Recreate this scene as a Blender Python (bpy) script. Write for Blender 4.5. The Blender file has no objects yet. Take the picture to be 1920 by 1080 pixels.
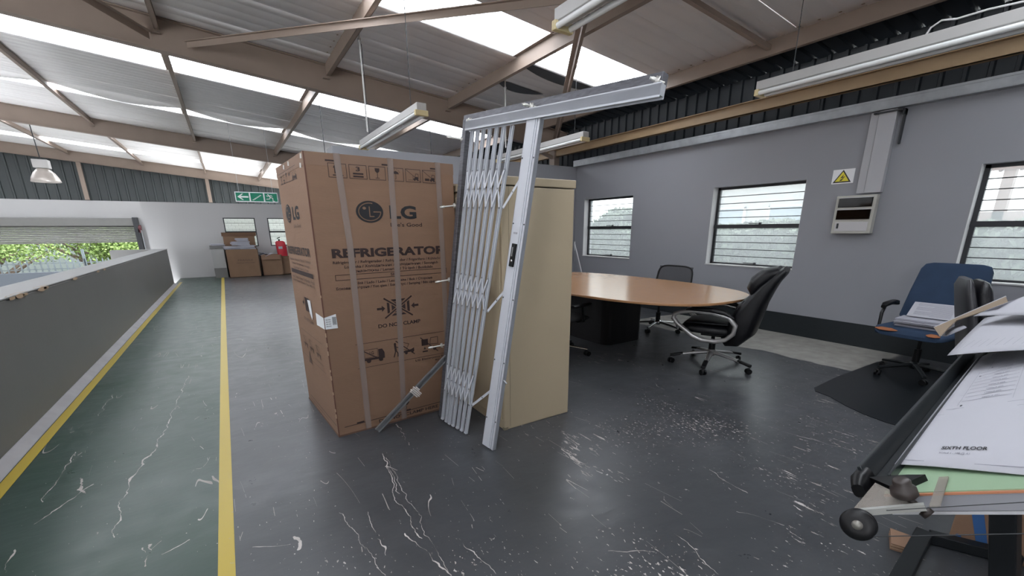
import bpy, bmesh, math, random
import numpy as np
from mathutils import Vector, Matrix
random.seed(7)
rng = np.random.default_rng(7)
S = bpy.context.scene
COL = S.collection
R = math.radians
# ---------------------------------------------------------------- camera, sky, exposure
YAW, PITCH, ROLL = 0.5671514, -0.27685648, -0.00727409
FPX, CYP, CAMH = 809.13, 659.7, 1.45
def cam_axes():
    cy, sy, cp, sp = math.cos(YAW), math.sin(YAW), math.cos(PITCH), math.sin(PITCH)
    fw = np.array([sy*cp, cy*cp, sp]); rt = np.array([cy, -sy, 0.0]); up = np.cross(rt, fw)
    cr, sr = math.cos(ROLL), math.sin(ROLL)
    return np.array([cr*rt+sr*up, -sr*rt+cr*up, fw])
AX = cam_axes()
cd = bpy.data.cameras.new('camera'); cam = bpy.data.objects.new('camera', cd); COL.objects.link(cam)
m = Matrix(((AX[0][0], AX[1][0], -AX[2][0], 0), (AX[0][1], AX[1][1], -AX[2][1], 0), (AX[0][2], AX[1][2], -AX[2][2], CAMH), (0, 0, 0, 1)))
cam.matrix_world = m
cd.sensor_width = 36; cd.lens = 36*FPX/1920; cd.shift_y = (CYP-540)/1920; cd.clip_start = 0.02; cd.clip_end = 300
S.camera = cam
W = bpy.data.worlds.new('overcast_sky'); S.world = W; W.use_nodes = True
bg = W.node_tree.nodes['Background']; bg.inputs[0].default_value = (0.93, 0.96, 1.0, 1); bg.inputs[1].default_value = 7.5
S.view_settings.view_transform = 'Standard'; S.view_settings.look = 'None'; S.view_settings.gamma = 1
S.view_settings.use_curve_mapping = False; S.view_settings.exposure = 1.2
S.cycles.max_bounces = 9; S.cycles.diffuse_bounces = 6; S.cycles.transparent_max_bounces = 16
S.cycles.sample_clamp_indirect = 6.0
def portal(name, loc, rot, sx, sy):
    l = bpy.data.lights.new(name, 'AREA'); l.shape = 'RECTANGLE'; l.size = sx; l.size_y = sy; l.energy = 1
    l.cycles.is_portal = True
    o = bpy.data.objects.new(name, l); o.location = loc; o.rotation_euler = rot; COL.objects.link(o)

def ray(x, y):
    c = np.array([(x-960)/FPX, -(y-CYP)/FPX, 1.0]); return AX.T @ c
C0 = np.array([0, 0, CAMH])
def on_z(x, y, z=0.0):
    d = ray(x, y); return C0 + d*(z-CAMH)/d[2]
def on_x(x, y, X):
    d = ray(x, y); return C0 + d*X/d[0]
def on_y(x, y, Y):
    d = ray(x, y); return C0 + d*Y/d[1]
def on_plane(x, y, P, n):
    d = ray(x, y); return C0 + d*((P-C0) @ n)/(d @ n)

# ---------------------------------------------------------------- materials
MATS = {}
def mat(name, col, rough=0.6, metal=0.0, var=0.0, vscale=6.0, bump=0.0, bscale=60.0, emit=None, alpha=None, spec=None, stretch=(1, 1, 1), coat=0):
    if name in MATS: return MATS[name]
    m = bpy.data.materials.new(name); m.use_nodes = True; nt = m.node_tree; N = nt.nodes; L = nt.links
    b = N['Principled BSDF']; b.inputs['Roughness'].default_value = rough; b.inputs['Metallic'].default_value = metal
    b.inputs['Base Color'].default_value = (*col, 1)
    if coat: b.inputs['Coat Weight'].default_value = coat
    if spec is not None: b.inputs['Specular IOR Level'].default_value = spec
    if var or bump:
        tc = N.new('ShaderNodeTexCoord'); mp = N.new('ShaderNodeMapping'); mp.inputs['Scale'].default_value = stretch
        L.new(tc.outputs['Object'], mp.inputs[0])
    if var:
        n = N.new('ShaderNodeTexNoise'); n.inputs['Scale'].default_value = vscale; n.inputs['Detail'].default_value = 5
        L.new(mp.outputs[0], n.inputs['Vector'])
        mx = N.new('ShaderNodeMix'); mx.data_type = 'RGBA'
        mx.inputs[6].default_value = tuple(max(0, c*(1-var)) for c in col)+(1,)
        mx.inputs[7].default_value = tuple(min(1, c*(1+var)) for c in col)+(1,)
        L.new(n.outputs['Fac'], mx.inputs[0]); L.new(mx.outputs[2], b.inputs['Base Color'])
    if bump:
        n2 = N.new('ShaderNodeTexNoise'); n2.inputs['Scale'].default_value = bscale; n2.inputs['Detail'].default_value = 4
        L.new(mp.outputs[0], n2.inputs['Vector'])
        bp = N.new('ShaderNodeBump'); bp.inputs['Strength'].default_value = bump; bp.inputs['Distance'].default_value = 0.01
        L.new(n2.outputs['Fac'], bp.inputs['Height']); L.new(bp.outputs[0], b.inputs['Normal'])
    MATS[name] = m; return m

beam_m = mat('beige_beam_paint', (0.265, 0.203, 0.165), 0.55, var=0.12, vscale=3)
roof_m = mat('roof_lining', (0.88, 0.855, 0.85), 0.55, var=0.05, vscale=2)
clad_m = mat('dark_green_cladding', (0.032, 0.039, 0.040), 0.5, var=0.15, vscale=1.5)
cladr_m = mat('dark_navy_cladding', (0.014, 0.018, 0.023), 0.5, var=0.2)
navy_m = mat('bare_roof_sheet_blue', (0.014, 0.019, 0.026), 0.5, var=0.15)
wall_m = mat('grey_wall_paint', (0.262, 0.265, 0.290), 0.55, var=0.035, vscale=1.2, bump=0.08, bscale=14)
wallw_m = mat('white_wall_paint', (0.43, 0.425, 0.425), 0.6, var=0.03, vscale=1)
reveal_m = mat('white_reveal_paint', (0.50, 0.49, 0.50), 0.6)
skirt_m = mat('dark_skirting_paint', (0.011, 0.015, 0.018), 0.45, var=0.2)
steel_m = mat('galvanised_steel', (0.52, 0.54, 0.56), 0.38, 0.75, var=0.18, vscale=14)
black_m = mat('black_plastic', (0.005, 0.005, 0.006), 0.4, spec=0.3)
blackpaint_m = mat('black_metal_paint', (0.008, 0.010, 0.012), 0.45, var=0.3, spec=0.3)
leather_m = mat('black_leather', (0.005, 0.005, 0.007), 0.36, spec=0.35, bump=0.25, bscale=220)
silver_m = mat('silver_paint', (0.42, 0.41, 0.41), 0.33, 0.6)
chrome_m = mat('chrome', (0.7, 0.7, 0.7), 0.12, 1.0)
white_m = mat('white_gate_paint', (0.50, 0.515, 0.56), 0.33, var=0.04, vscale=20)
frame_m = mat('window_frame_black', (0.022, 0.024, 0.028), 0.45)
lamp_m = mat('white_batten_paint', (0.44, 0.43, 0.42), 0.4, var=0.06, vscale=12)
tube_m = mat('fluorescent_tube_glass', (0.75, 0.76, 0.76), 0.15)
cap_m = mat('yellowed_endcap_plastic', (0.60, 0.50, 0.28), 0.5)
card_m = mat('cardboard', (0.225, 0.133, 0.085), 0.75, var=0.07, vscale=3, bump=0.12, bscale=25, stretch=(1, 1, 6))
card2_m = mat('old_cardboard', (0.20, 0.12, 0.072), 0.8, var=0.12, vscale=5)
cardin_m = mat('cardboard_cut_edge', (0.40, 0.28, 0.19), 0.8)
ink_m = mat('dark_brown_ink', (0.030, 0.016, 0.015), 0.6)
inkb_m = mat('black_ink', (0.015, 0.015, 0.018), 0.6)
fade_m = mat('faded_ink', (0.10, 0.06, 0.045), 0.7)
cream_m = mat('cream_steel_paint', (0.43, 0.352, 0.245), 0.42, var=0.06, vscale=2.5, bump=0.03, bscale=8)
wood_m = mat('beech_veneer', (0.42, 0.225, 0.11), 0.22, var=0.12, vscale=5, stretch=(10, 0.8, 10))
darkwood_m = mat('black_pedestal_laminate', (0.005, 0.004, 0.005), 0.4, spec=0.25)
blue_m = mat('navy_blue_fabric', (0.014, 0.034, 0.075), 0.85, var=0.15, vscale=9, bump=0.2, bscale=300)
foam_m = mat('exposed_orange_foam', (0.30, 0.11, 0.045), 0.9, var=0.2, vscale=40)
paper_m = mat('white_paper', (0.40, 0.40, 0.44), 0.6, var=0.02, vscale=4)
paper2_m = mat('grey_white_paper', (0.38, 0.38, 0.43), 0.65, var=0.08, vscale=9)
plan_ink = mat('plan_grey_ink', (0.20, 0.20, 0.24), 0.7)
matm = mat('smoked_chair_mat', (0.007, 0.009, 0.011), 0.30, spec=0.35, bump=0.05, bscale=120)
mint_m = mat('mint_green_board', (0.25, 0.36, 0.235), 0.4)
orange_m = mat('orange_edging', (0.42, 0.17, 0.09), 0.5)
red_m = mat('red_cover', (0.45, 0.015, 0.03), 0.5)
yellow_m = mat('yellow_sign', (0.72, 0.62, 0.04), 0.4)
green_m = mat('green_sign', (0.0, 0.20, 0.11), 0.4)
dark_m = mat('dark_opening', (0.012, 0.012, 0.012), 0.7)
grime_m = mat('parapet_grey_paint', (0.15, 0.148, 0.143), 0.45, var=0.1, vscale=1.6, bump=0.05, bscale=20)
gtop_m = mat('parapet_top_grey', (0.155, 0.155, 0.153), 0.45, var=0.12, vscale=3)
brown_m = mat('brown_bakelite', (0.03, 0.022, 0.02), 0.45)
blueprint_m = mat('blue_print', (0.03, 0.10, 0.27), 0.6)
bark_m = mat('bark', (0.10, 0.07, 0.05), 0.9)
darksteel_m = mat('scuffed_dark_steel', (0.12, 0.12, 0.135), 0.42, 0.5, var=0.6, vscale=22, stretch=(1, 1, 5))
red2_m = mat('dull_red_metal', (0.12, 0.03, 0.035), 0.5)

def glassy(name, col, trans, rough=0.05):
    m = bpy.data.materials.new(name); m.use_nodes = True; nt = m.node_tree; N = nt.nodes; L = nt.links
    for n in list(N): N.remove(n)
    o = N.new('ShaderNodeOutputMaterial'); t = N.new('ShaderNodeBsdfTransparent'); t.inputs[0].default_value = (*[c*trans for c in col], 1)
    g = N.new('ShaderNodeBsdfGlossy'); g.inputs['Roughness'].default_value = rough
    a = N.new('ShaderNodeMixShader'); a.inputs[0].default_value = 0.06
    L.new(t.outputs[0], a.inputs[1]); L.new(g.outputs[0], a.inputs[2]); L.new(a.outputs[0], o.inputs[0]); return m
glass_m = glassy('hazed_window_glass', (0.97, 1.0, 0.98), 0.62)
smoke_m = glassy('smoked_plastic', (0.5, 0.5, 0.5), 0.25)
acr_m = glassy('clear_acrylic', (0.86, 0.86, 0.80), 0.85)
def _milky(m):
    nt = m.node_tree; N = nt.nodes; L = nt.links; o = [n for n in N if n.type == 'OUTPUT_MATERIAL'][0]; src = o.inputs[0].links[0].from_socket
    d = N.new('ShaderNodeBsdfDiffuse'); d.inputs[0].default_value = (0.42, 0.38, 0.35, 1); a = N.new('ShaderNodeMixShader'); a.inputs[0].default_value = 0.35; L.new(src, a.inputs[1]); L.new(d.outputs[0], a.inputs[2]); L.new(a.outputs[0], o.inputs[0])
_milky(acr_m)
def hazed_glass(name, trans, haze):  # added tint and translucent haze soften the bright view through the panes
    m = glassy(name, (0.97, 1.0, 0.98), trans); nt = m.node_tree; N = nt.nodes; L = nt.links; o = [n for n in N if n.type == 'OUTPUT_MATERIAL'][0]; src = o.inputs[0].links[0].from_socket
    t = N.new('ShaderNodeBsdfTranslucent'); t.inputs[0].default_value = (0.80, 0.84, 0.86, 1); a = N.new('ShaderNodeMixShader'); a.inputs[0].default_value = haze
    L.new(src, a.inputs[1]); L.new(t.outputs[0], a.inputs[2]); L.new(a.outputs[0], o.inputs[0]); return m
glass_m = hazed_glass('hazed_window_glass', 0.46, 0.09)
glass2_m = hazed_glass('window_glass', 0.95, 0.05)
def sky_sheet(name, k=1.0):
    m = bpy.data.materials.new(name); m.use_nodes = True; nt = m.node_tree; N = nt.nodes; L = nt.links
    for n in list(N): N.remove(n)
    o = N.new('ShaderNodeOutputMaterial'); t = N.new('ShaderNodeBsdfTransparent'); t.inputs[0].default_value = (0.62*k, 0.63*k, 0.64*k, 1)
    tr = N.new('ShaderNodeBsdfTranslucent'); tr.inputs[0].default_value = (0.75*k, 0.77*k, 0.8*k, 1)
    d = N.new('ShaderNodeBsdfDiffuse'); d.inputs[0].default_value = (0.6, 0.6, 0.6, 1)
    a = N.new('ShaderNodeMixShader'); a.inputs[0].default_value = 0.3
    a2 = N.new('ShaderNodeMixShader'); a2.inputs[0].default_value = 0.12
    L.new(t.outputs[0], a.inputs[1]); L.new(tr.outputs[0], a.inputs[2]); L.new(a.outputs[0], a2.inputs[1]); L.new(d.outputs[0], a2.inputs[2])
    L.new(a2.outputs[0], o.inputs[0]); return m
skyl_m = sky_sheet('translucent_skylight_sheet'); skyr_m = sky_sheet('skylight_sheet_lap', 0.10)
tape_m = bpy.data.materials.new('clear_strapping_tape'); tape_m.use_nodes = True
def _tape(m):
    nt = m.node_tree; N = nt.nodes; L = nt.links; b = N['Principled BSDF']; o = [n for n in N if n.type == 'OUTPUT_MATERIAL'][0]
    b.inputs['Base Color'].default_value = (0.40, 0.33, 0.30, 1); b.inputs['Roughness'].default_value = 0.25
    t = N.new('ShaderNodeBsdfTransparent'); t.inputs[0].default_value = (0.9, 0.85, 0.8, 1); a = N.new('ShaderNodeMixShader'); a.inputs[0].default_value = 0.5
    L.new(t.outputs[0], a.inputs[1]); L.new(b.outputs[0], a.inputs[2]); L.new(a.outputs[0], o.inputs[0])
_tape(tape_m)

# floor paint: green walkway, dark grey floor, bare strip by the wall, chips and scratches
def floor_material():
    m = bpy.data.materials.new('painted_concrete_floor'); m.use_nodes = True; nt = m.node_tree; N = nt.nodes; L = nt.links
    b = N['Principled BSDF']
    geo = N.new('ShaderNodeNewGeometry'); sep = N.new('ShaderNodeSeparateXYZ'); L.new(geo.outputs['Position'], sep.inputs[0])
    X, Y = sep.outputs[0], sep.outputs[1]
    def M(op, a, b_=None, c=None, clamp=False):
        n = N.new('ShaderNodeMath'); n.operation = op; n.use_clamp = clamp
        for i, v in enumerate((a, b_, c)):
            if v is None: continue
            if isinstance(v, (int, float)): n.inputs[i].default_value = v
            else: L.new(v, n.inputs[i])
        return n.outputs[0]
    def noise(scale, detail=4, rough=0.55, sc=(1, 1, 1), rot=0, dist=0):
        mp = N.new('ShaderNodeMapping'); mp.inputs['Scale'].default_value = sc; mp.inputs['Rotation'].default_value = (0, 0, rot)
        L.new(geo.outputs['Position'], mp.inputs[0])
        n = N.new('ShaderNodeTexNoise'); n.inputs['Scale'].default_value = scale; n.inputs['Detail'].default_value = detail
        n.inputs['Roughness'].default_value = rough; n.inputs['Distortion'].default_value = dist; L.new(mp.outputs[0], n.inputs['Vector'])
        return n.outputs['Fac']
    def ramp(v, a, b_):
        n = N.new('ShaderNodeMapRange'); n.inputs[1].default_value = a; n.inputs[2].default_value = b_; n.clamp = True; L.new(v, n.inputs[0]); return n.outputs[0]
    def mix(f, a, b_):
        n = N.new('ShaderNodeMix'); n.data_type = 'RGBA'
        if isinstance(f, float): n.inputs[0].default_value = f
        else: L.new(f, n.inputs[0])
        for i, v in ((6, a), (7, b_)):
            if isinstance(v, tuple): n.inputs[i].default_value = (*v, 1)
            else: L.new(v, n.inputs[i])
        return n.outputs[2]
    big = noise(0.9, 5); mid = noise(7, 5)
    grey = mix(ramp(big, 0.3, 0.7), (0.040, 0.043, 0.048), (0.066, 0.069, 0.076))
    grn = mix(ramp(noise(1.3, 4), 0.35, 0.62), (0.008, 0.036, 0.022), (0.030, 0.055, 0.045))
    gm = ramp(M('ADD', X, M('MULTIPLY', Y, 0.004)), -0.215, -0.225)
    col = mix(gm, grey, grn)
    # darker trodden zone in front
    # pale bare strip beside the right wall
    wob = M('MULTIPLY', M('SUBTRACT', noise(2.2, 3), 0.5), 0.25)
    px = ramp(M('ADD', X, wob), 5.30, 5.32); py = ramp(M('ADD', Y, wob), 4.8, 4.78); py2 = ramp(M('ADD', Y, M('MULTIPLY', X, 0.0)), 1.62, 1.66)
    pale = M('MULTIPLY', M('MULTIPLY', px, py), py2)
    # chips
    c1 = noise(30, 4, 0.65, (1.0, 0.55, 1), 0.5, 0.6); dens = ramp(noise(0.8, 3), 0.42, 0.7)
    near = ramp(Y, 4.5, 1.2)
    fld = M('MULTIPLY', near, ramp(X, -0.3, 0.8))
    thr = M('SUBTRACT', 0.752, M('ADD', M('MULTIPLY', dens, 0.035), M('MULTIPLY', fld, 0.062)))
    chip = M('GREATER_THAN', c1, thr)
    c2 = noise(70, 2, 0.5, (1, 0.5, 1), -0.9, 0.3); thr2 = M('SUBTRACT', 0.76, M('MULTIPLY', M('MULTIPLY', dens, M('ADD', fld, 0.35)), 0.135)); chip2 = M('GREATER_THAN', c2, thr2)
    # long fine scratches : thin level sets of stretched noise
    def scr(scale, sc, rot, w, gate_seed, lo):
        n = noise(scale, 2, 0.5, sc, rot, 0.2); d = M('ABSOLUTE', M('SUBTRACT', n, 0.5))
        g = M('GREATER_THAN', noise(gate_seed, 3, 0.6, (1, 1, 1), rot), lo); return M('MULTIPLY', M('LESS_THAN', d, w), g)
    s1 = scr(2.0, (1, 0.16, 1), 0.35, 0.0009, 3.1, 0.58); s2 = scr(2.6, (1, 0.14, 1), -0.5, 0.0009, 2.3, 0.59); s3 = scr(3.0, (1, 0.2, 1), 1.2, 0.0008, 4.1, 0.60)
    sc_ = noise(17, 5, 0.7, (1.0, 0.25, 1), 0.9, 0.5); sc2 = noise(19, 5, 0.7, (1.0, 0.22, 1), -0.35, 0.4)
    pat = ramp(noise(1.1, 3, 0.6, (1, 1, 1), 1.7), 0.42, 0.62); side = M('ADD', M('MULTIPLY', ramp(X, 0.6, 1.6), 0.75), M('MULTIPLY', fld, 0.45), clamp=True)
    tt = M('SUBTRACT', 0.80, M('MULTIPLY', M('MULTIPLY', pat, side), 0.185))
    chip = M('MAXIMUM', chip, M('MAXIMUM', M('GREATER_THAN', sc_, tt), M('GREATER_THAN', sc2, tt)))
    marks = M('MAXIMUM', M('MAXIMUM', chip, chip2), M('MAXIMUM', s1, M('MAXIMUM', s2, s3)))
    marks = M('MULTIPLY', marks, M('SUBTRACT', 1.0, pale))
    # individual gouges taken along the paint
    def seg(p, q, w):
        (ax, ay), (bx, by) = p, q; dx, dy = bx-ax, by-ay; l2 = dx*dx+dy*dy
        wx = M('MULTIPLY', M('SUBTRACT', noise(6, 3), 0.5), 0.10)
        Xw = M('ADD', X, wx)
        t = M('ADD', M('MULTIPLY', M('SUBTRACT', Xw, ax), dx/l2), M('MULTIPLY', M('SUBTRACT', Y, ay), dy/l2), clamp=True)
        ex = M('SUBTRACT', Xw, M('MULTIPLY_ADD', t, dx, ax)); ey = M('SUBTRACT', Y, M('MULTIPLY_ADD', t, dy, ay))
        d = M('SQRT', M('ADD', M('MULTIPLY', ex, ex), M('MULTIPLY', ey, ey)))
        wn = M('MULTIPLY', ramp(mid, 0.35, 0.68), w)
        return M('LESS_THAN', d, wn)
    for (x0, y0, x1, y1, w) in SCRATCH:
        a, c = on_z(x0, y0), on_z(x1, y1)
        marks = M('MAXIMUM', marks, seg((a[0], a[1]), (c[0], c[1]), w))
    pc = mix(ramp(mid, 0.4, 0.6), (0.30, 0.27, 0.25), (0.48, 0.44, 0.42))
    col = mix(marks, col, pc)
    col = mix(pale, col, mix(ramp(mid, 0.3, 0.7), (0.22, 0.21, 0.19), (0.36, 0.35, 0.32)))
    L.new(col, b.inputs['Base Color'])
    rough = M('ADD', M('MULTIPLY', mid, 0.22), 0.21)
    rough = M('ADD', rough, M('MULTIPLY', marks, 0.35)); rough = M('ADD', rough, M('MULTIPLY', pale, 0.2)); L.new(rough, b.inputs['Roughness'])
    bp = N.new('ShaderNodeBump'); bp.inputs['Strength'].default_value = 0.25; bp.inputs['Distance'].default_value = 0.02
    h = M('ADD', noise(2.4, 4, 0.5, (1, 1.8, 1)), M('MULTIPLY', noise(30, 3), 0.06)); h = M('SUBTRACT', h, M('MULTIPLY', marks, 0.05)); L.new(h, bp.inputs['Height']); L.new(bp.outputs[0], b.inputs['Normal'])
    return m
SCRATCH = [(724, 858, 843, 1080, .0020), (716, 850, 750, 925, .0025), (640, 960, 720, 1080, .0020), (1140, 1033, 1225, 1036, .0035), (1265, 1000, 1350, 1075, .0025), (1380, 960, 1470, 985, .0025), (1060, 820, 1085, 842, .0025), (1330, 880, 1400, 925, .0050), (353, 705, 297, 830, 0.0036), (297, 830, 240, 905, 0.0072), (240, 905, 212, 1008, 0.0042), (141, 848, 76, 942, 0.0036), (213, 740, 183, 780, 0.0036),
           (175, 908, 66, 982, 0.0060), (152, 898, 160, 925, 0.0132), (280, 1022, 276, 1060, 0.0168), (266, 1028, 268, 1045, 0.0108), (355, 1012, 308, 1038, 0.0042),
           (717, 850, 745, 935, 0.0036), (745, 935, 790, 1010, 0.0036), (760, 1000, 840, 1075, 0.0048), (470, 1027, 545, 1020, 0.0042), (745, 795, 765, 835, 0.0042),
           (556, 1005, 558, 1030, 0.0108), (690, 960, 725, 1040, 0.0030), (30, 1030, 5, 1075, 0.0048), (860, 1010, 930, 1075, 0.0030), (1440, 800, 1600, 845, 0.0030)]
floor_m = floor_material()
def line_paint():
    m = bpy.data.materials.new('yellow_floor_paint'); m.use_nodes = True; nt = m.node_tree; N = nt.nodes; L = nt.links; b = N['Principled BSDF']
    g = N.new('ShaderNodeNewGeometry'); n = N.new('ShaderNodeTexNoise'); n.inputs['Scale'].default_value = 22; n.inputs['Detail'].default_value = 6; L.new(g.outputs['Position'], n.inputs['Vector'])
    r = N.new('ShaderNodeMapRange'); r.inputs[1].default_value = 0.68; r.inputs[2].default_value = 0.72; L.new(n.outputs['Fac'], r.inputs[0])
    mx = N.new('ShaderNodeMix'); mx.data_type = 'RGBA'; mx.inputs[6].default_value = (0.42, 0.31, 0.03, 1); mx.inputs[7].default_value = (0.35, 0.30, 0.16, 1)
    L.new(r.outputs[0], mx.inputs[0]); L.new(mx.outputs[2], b.inputs['Base Color']); b.inputs['Roughness'].default_value = 0.35; return m
line_m = line_paint()
def leaf_mat(name, a, c):
    m = bpy.data.materials.new(name); m.use_nodes = True; nt = m.node_tree; N = nt.nodes; L = nt.links; b = N['Principled BSDF']
    g = N.new('ShaderNodeNewGeometry'); n = N.new('ShaderNodeTexNoise'); n.inputs['Scale'].default_value = 3.0; n.inputs['Detail'].default_value = 8; L.new(g.outputs['Position'], n.inputs['Vector'])
    mx = N.new('ShaderNodeMix'); mx.data_type = 'RGBA'; mx.inputs[6].default_value = (*a, 1); mx.inputs[7].default_value = (*c, 1)
    L.new(n.outputs['Fac'], mx.inputs[0]); L.new(mx.outputs[2], b.inputs['Base Color']); b.inputs['Roughness'].default_value = 0.7; return m
leaf_m = leaf_mat('tree_leaves', (0.035, 0.08, 0.01), (0.17, 0.24, 0.05))
hedge_m = leaf_mat('hedge_leaves', (0.05, 0.072, 0.045), (0.22, 0.275, 0.20))
# ---------------------------------------------------------------- geometry helpers
class MB:
    def __init__(s): s.v = []; s.f = []; s.sm = []
    def add(s, vs, fs, smooth=False):
        o = len(s.v); s.v += [tuple(map(float, p)) for p in vs]; s.f += [tuple(i+o for i in f) for f in fs]; s.sm += [smooth]*len(fs); return s
    def box(s, a, b):
        (x0, y0, z0), (x1, y1, z1) = a, b
        x0, x1 = min(x0, x1), max(x0, x1); y0, y1 = min(y0, y1), max(y0, y1); z0, z1 = min(z0, z1), max(z0, z1)
        return s.add([(x0, y0, z0), (x1, y0, z0), (x1, y1, z0), (x0, y1, z0), (x0, y0, z1), (x1, y0, z1), (x1, y1, z1), (x0, y1, z1)],
                     [(0, 3, 2, 1), (4, 5, 6, 7), (0, 1, 5, 4), (1, 2, 6, 5), (2, 3, 7, 6), (3, 0, 4, 7)])
    def obox(s, o, u, v, w):
        o, u, v, w = map(np.array, (o, u, v, w)); P = [o, o+u, o+u+v, o+v, o+w, o+u+w, o+u+v+w, o+v+w]
        f = [(0, 3, 2, 1), (4, 5, 6, 7), (0, 1, 5, 4), (1, 2, 6, 5), (2, 3, 7, 6), (3, 0, 4, 7)]
        if np.dot(np.cross(u, v), w) < 0: f = [tuple(reversed(q)) for q in f]
        return s.add(P, f)
    def bar(s, p, q, w, t, up=(0, 0, 1)):
        p, q, up = map(lambda a: np.array(a, float), (p, q, up)); d = q-p; dn = d/np.linalg.norm(d)
        sd = np.cross(dn, up)
        if np.linalg.norm(sd) < 1e-4: sd = np.cross(dn, (1, 0, 0))
        sd /= np.linalg.norm(sd); u2 = np.cross(sd, dn)
        return s.obox(p-sd*w/2-u2*t/2, d, sd*w, u2*t)
    def prism(s, pts, d):
        pts = [np.array(p, float) for p in pts]; d = np.array(d, float); n = len(pts)
        nn = np.zeros(3)
        for i in range(n): nn += np.cross(pts[i], pts[(i+1) % n])
        f1, f2 = tuple(range(n)), tuple(range(2*n-1, n-1, -1))
        sides = [(i, i+n, (i+1) % n+n, (i+1) % n) for i in range(n)]
        if np.dot(nn, d) > 0: f1, f2, sides = f1[::-1], f2[::-1], [q[::-1] for q in sides]
        return s.add(pts+[p+d for p in pts], [f1, f2]+sides)
    def tube(s, path, r, n=8, cap=True, smooth=True):
        path = [np.array(p, float) for p in path]; k = len(path); rs = r if hasattr(r, '__len__') else [r]*k
        V = []; pu = None
        for i, p in enumerate(path):
            d = path[min(i+1, k-1)]-path[max(i-1, 0)]; d = d/(np.linalg.norm(d)+1e-9)
            if pu is None:
                a = np.array((0, 0, 1.0)) if abs(d[2]) < 0.9 else np.array((1.0, 0, 0))
            else: a = pu
            x = np.cross(d, a); x /= np.linalg.norm(x)+1e-9; y = np.cross(x, d); pu = y
            for j in range(n):
                t = 2*math.pi*j/n; V.append(p+rs[i]*(math.cos(t)*x+math.sin(t)*y))
        F = [(i*n+j, i*n+(j+1) % n, (i+1)*n+(j+1) % n, (i+1)*n+j) for i in range(k-1) for j in range(n)]
        s.add(V, F, smooth)
        if cap: s.add(V[:n], [tuple(range(n-1, -1, -1))]); s.add(V[-n:], [tuple(range(n))])
        return s
    def cyl(s, p, q, r, n=16): return s.tube([p, q], r, n)
    def lathe(s, prof, c=(0, 0, 0), ax=(0, 0, 1), n=24):
        ax = np.array(ax, float); ax /= np.linalg.norm(ax); a = np.array((1.0, 0, 0)) if abs(ax[0]) < .9 else np.array((0, 1.0, 0))
        x = np.cross(a, ax); x /= np.linalg.norm(x); y = np.cross(ax, x); c = np.array(c, float)
        V = [c+ax*h+r*(math.cos(2*math.pi*j/n)*x+math.sin(2*math.pi*j/n)*y) for (r, h) in prof for j in range(n)]
        F = [(i*n+j, i*n+(j+1) % n, (i+1)*n+(j+1) % n, (i+1)*n+j) for i in range(len(prof)-1) for j in range(n)]
        return s.add(V, F, True)
    def loft(s, st, n=20, ex=3.0):
        """stations (centre, side vector, depth vector, half width, half depth)"""
        V = []; k = len(st)
        for (c, sv, dv, a, b) in st:
            c, sv, dv = map(lambda q: np.array(q, float), (c, sv, dv))
            for j in range(n):
                t = 2*math.pi*j/n; ct, stt = math.cos(t), math.sin(t)
                V.append(c+sv*a*math.copysign(abs(ct)**(2/ex), ct)+dv*b*math.copysign(abs(stt)**(2/ex), stt))
        F = [(i*n+j, i*n+(j+1) % n, (i+1)*n+(j+1) % n, (i+1)*n+j) for i in range(k-1) for j in range(n)]
        s.add(V, F, True); s.add(V[:n], [tuple(range(n-1, -1, -1))], True); s.add(V[-n:], [tuple(range(n))], True); return s
    def build(s, name, m, parent=None, bevel=0, seg=2, kind=None, fix=False):
        me = bpy.data.meshes.new(name); off = (0, 0, 0)
        if parent is not None and not parent.get('_local'): off = parent.get('_o', (0, 0, 0))
        me.from_pydata([(a-off[0], b-off[1], c-off[2]) for a, b, c in s.v], [], s.f)
        me.polygons.foreach_set('use_smooth', s.sm); me.materials.append(m)
        if fix:
            b = bmesh.new(); b.from_mesh(me); bmesh.ops.recalc_face_normals(b, faces=b.faces); b.to_mesh(me); b.free()
        me.update(); o = bpy.data.objects.new(name, me); COL.objects.link(o)
        if parent is not None:
            o.parent = parent; o['_o'] = parent.get('_o', (0, 0, 0))
            if parent.get('_local'): o['_local'] = 1
        if bevel:
            md = o.modifiers.new('bevel', 'BEVEL'); md.width = bevel; md.segments = seg; md.limit_method = 'ANGLE'
        if kind: o['kind'] = kind
        return o
def tag(o, label, cat, group=None):
    o['label'] = label; o['category'] = cat
    if group: o['group'] = group
    return o
def thing(name, label, cat, loc=(0, 0, 0), rz=0, group=None, local=False, kind=None):
    o = bpy.data.objects.new(name, None); COL.objects.link(o); o.location = tuple(map(float, loc)); o.rotation_euler = (0, 0, rz); o.empty_display_size = 0.1
    if local: o['_local'] = 1
    else: o['_o'] = tuple(map(float, loc))
    if kind: o['kind'] = kind
    else: tag(o, label, cat, group)
    return o
def dup(o, parent=None):
    c = o.copy(); COL.objects.link(c)
    if parent: c.parent = parent
    for ch in list(o.children): dup(ch, c)
    return c
def struct(o): o['kind'] = 'structure'; return o
def text_mesh(body, bold=0.0):
    cu = bpy.data.curves.new('t', 'FONT'); cu.body = body; cu.size = 1; cu.offset = bold; cu.resolution_u = 3
    o = bpy.data.objects.new('t', cu); COL.objects.link(o); dg = bpy.context.evaluated_depsgraph_get(); dg.update()
    me = bpy.data.meshes.new_from_object(o.evaluated_get(dg)); V = np.array([v.co[:2] for v in me.vertices]).reshape(-1, 2); F = [tuple(p.vertices) for p in me.polygons]
    bpy.data.objects.remove(o); bpy.data.curves.remove(cu); bpy.data.meshes.remove(me); return V, F
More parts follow.
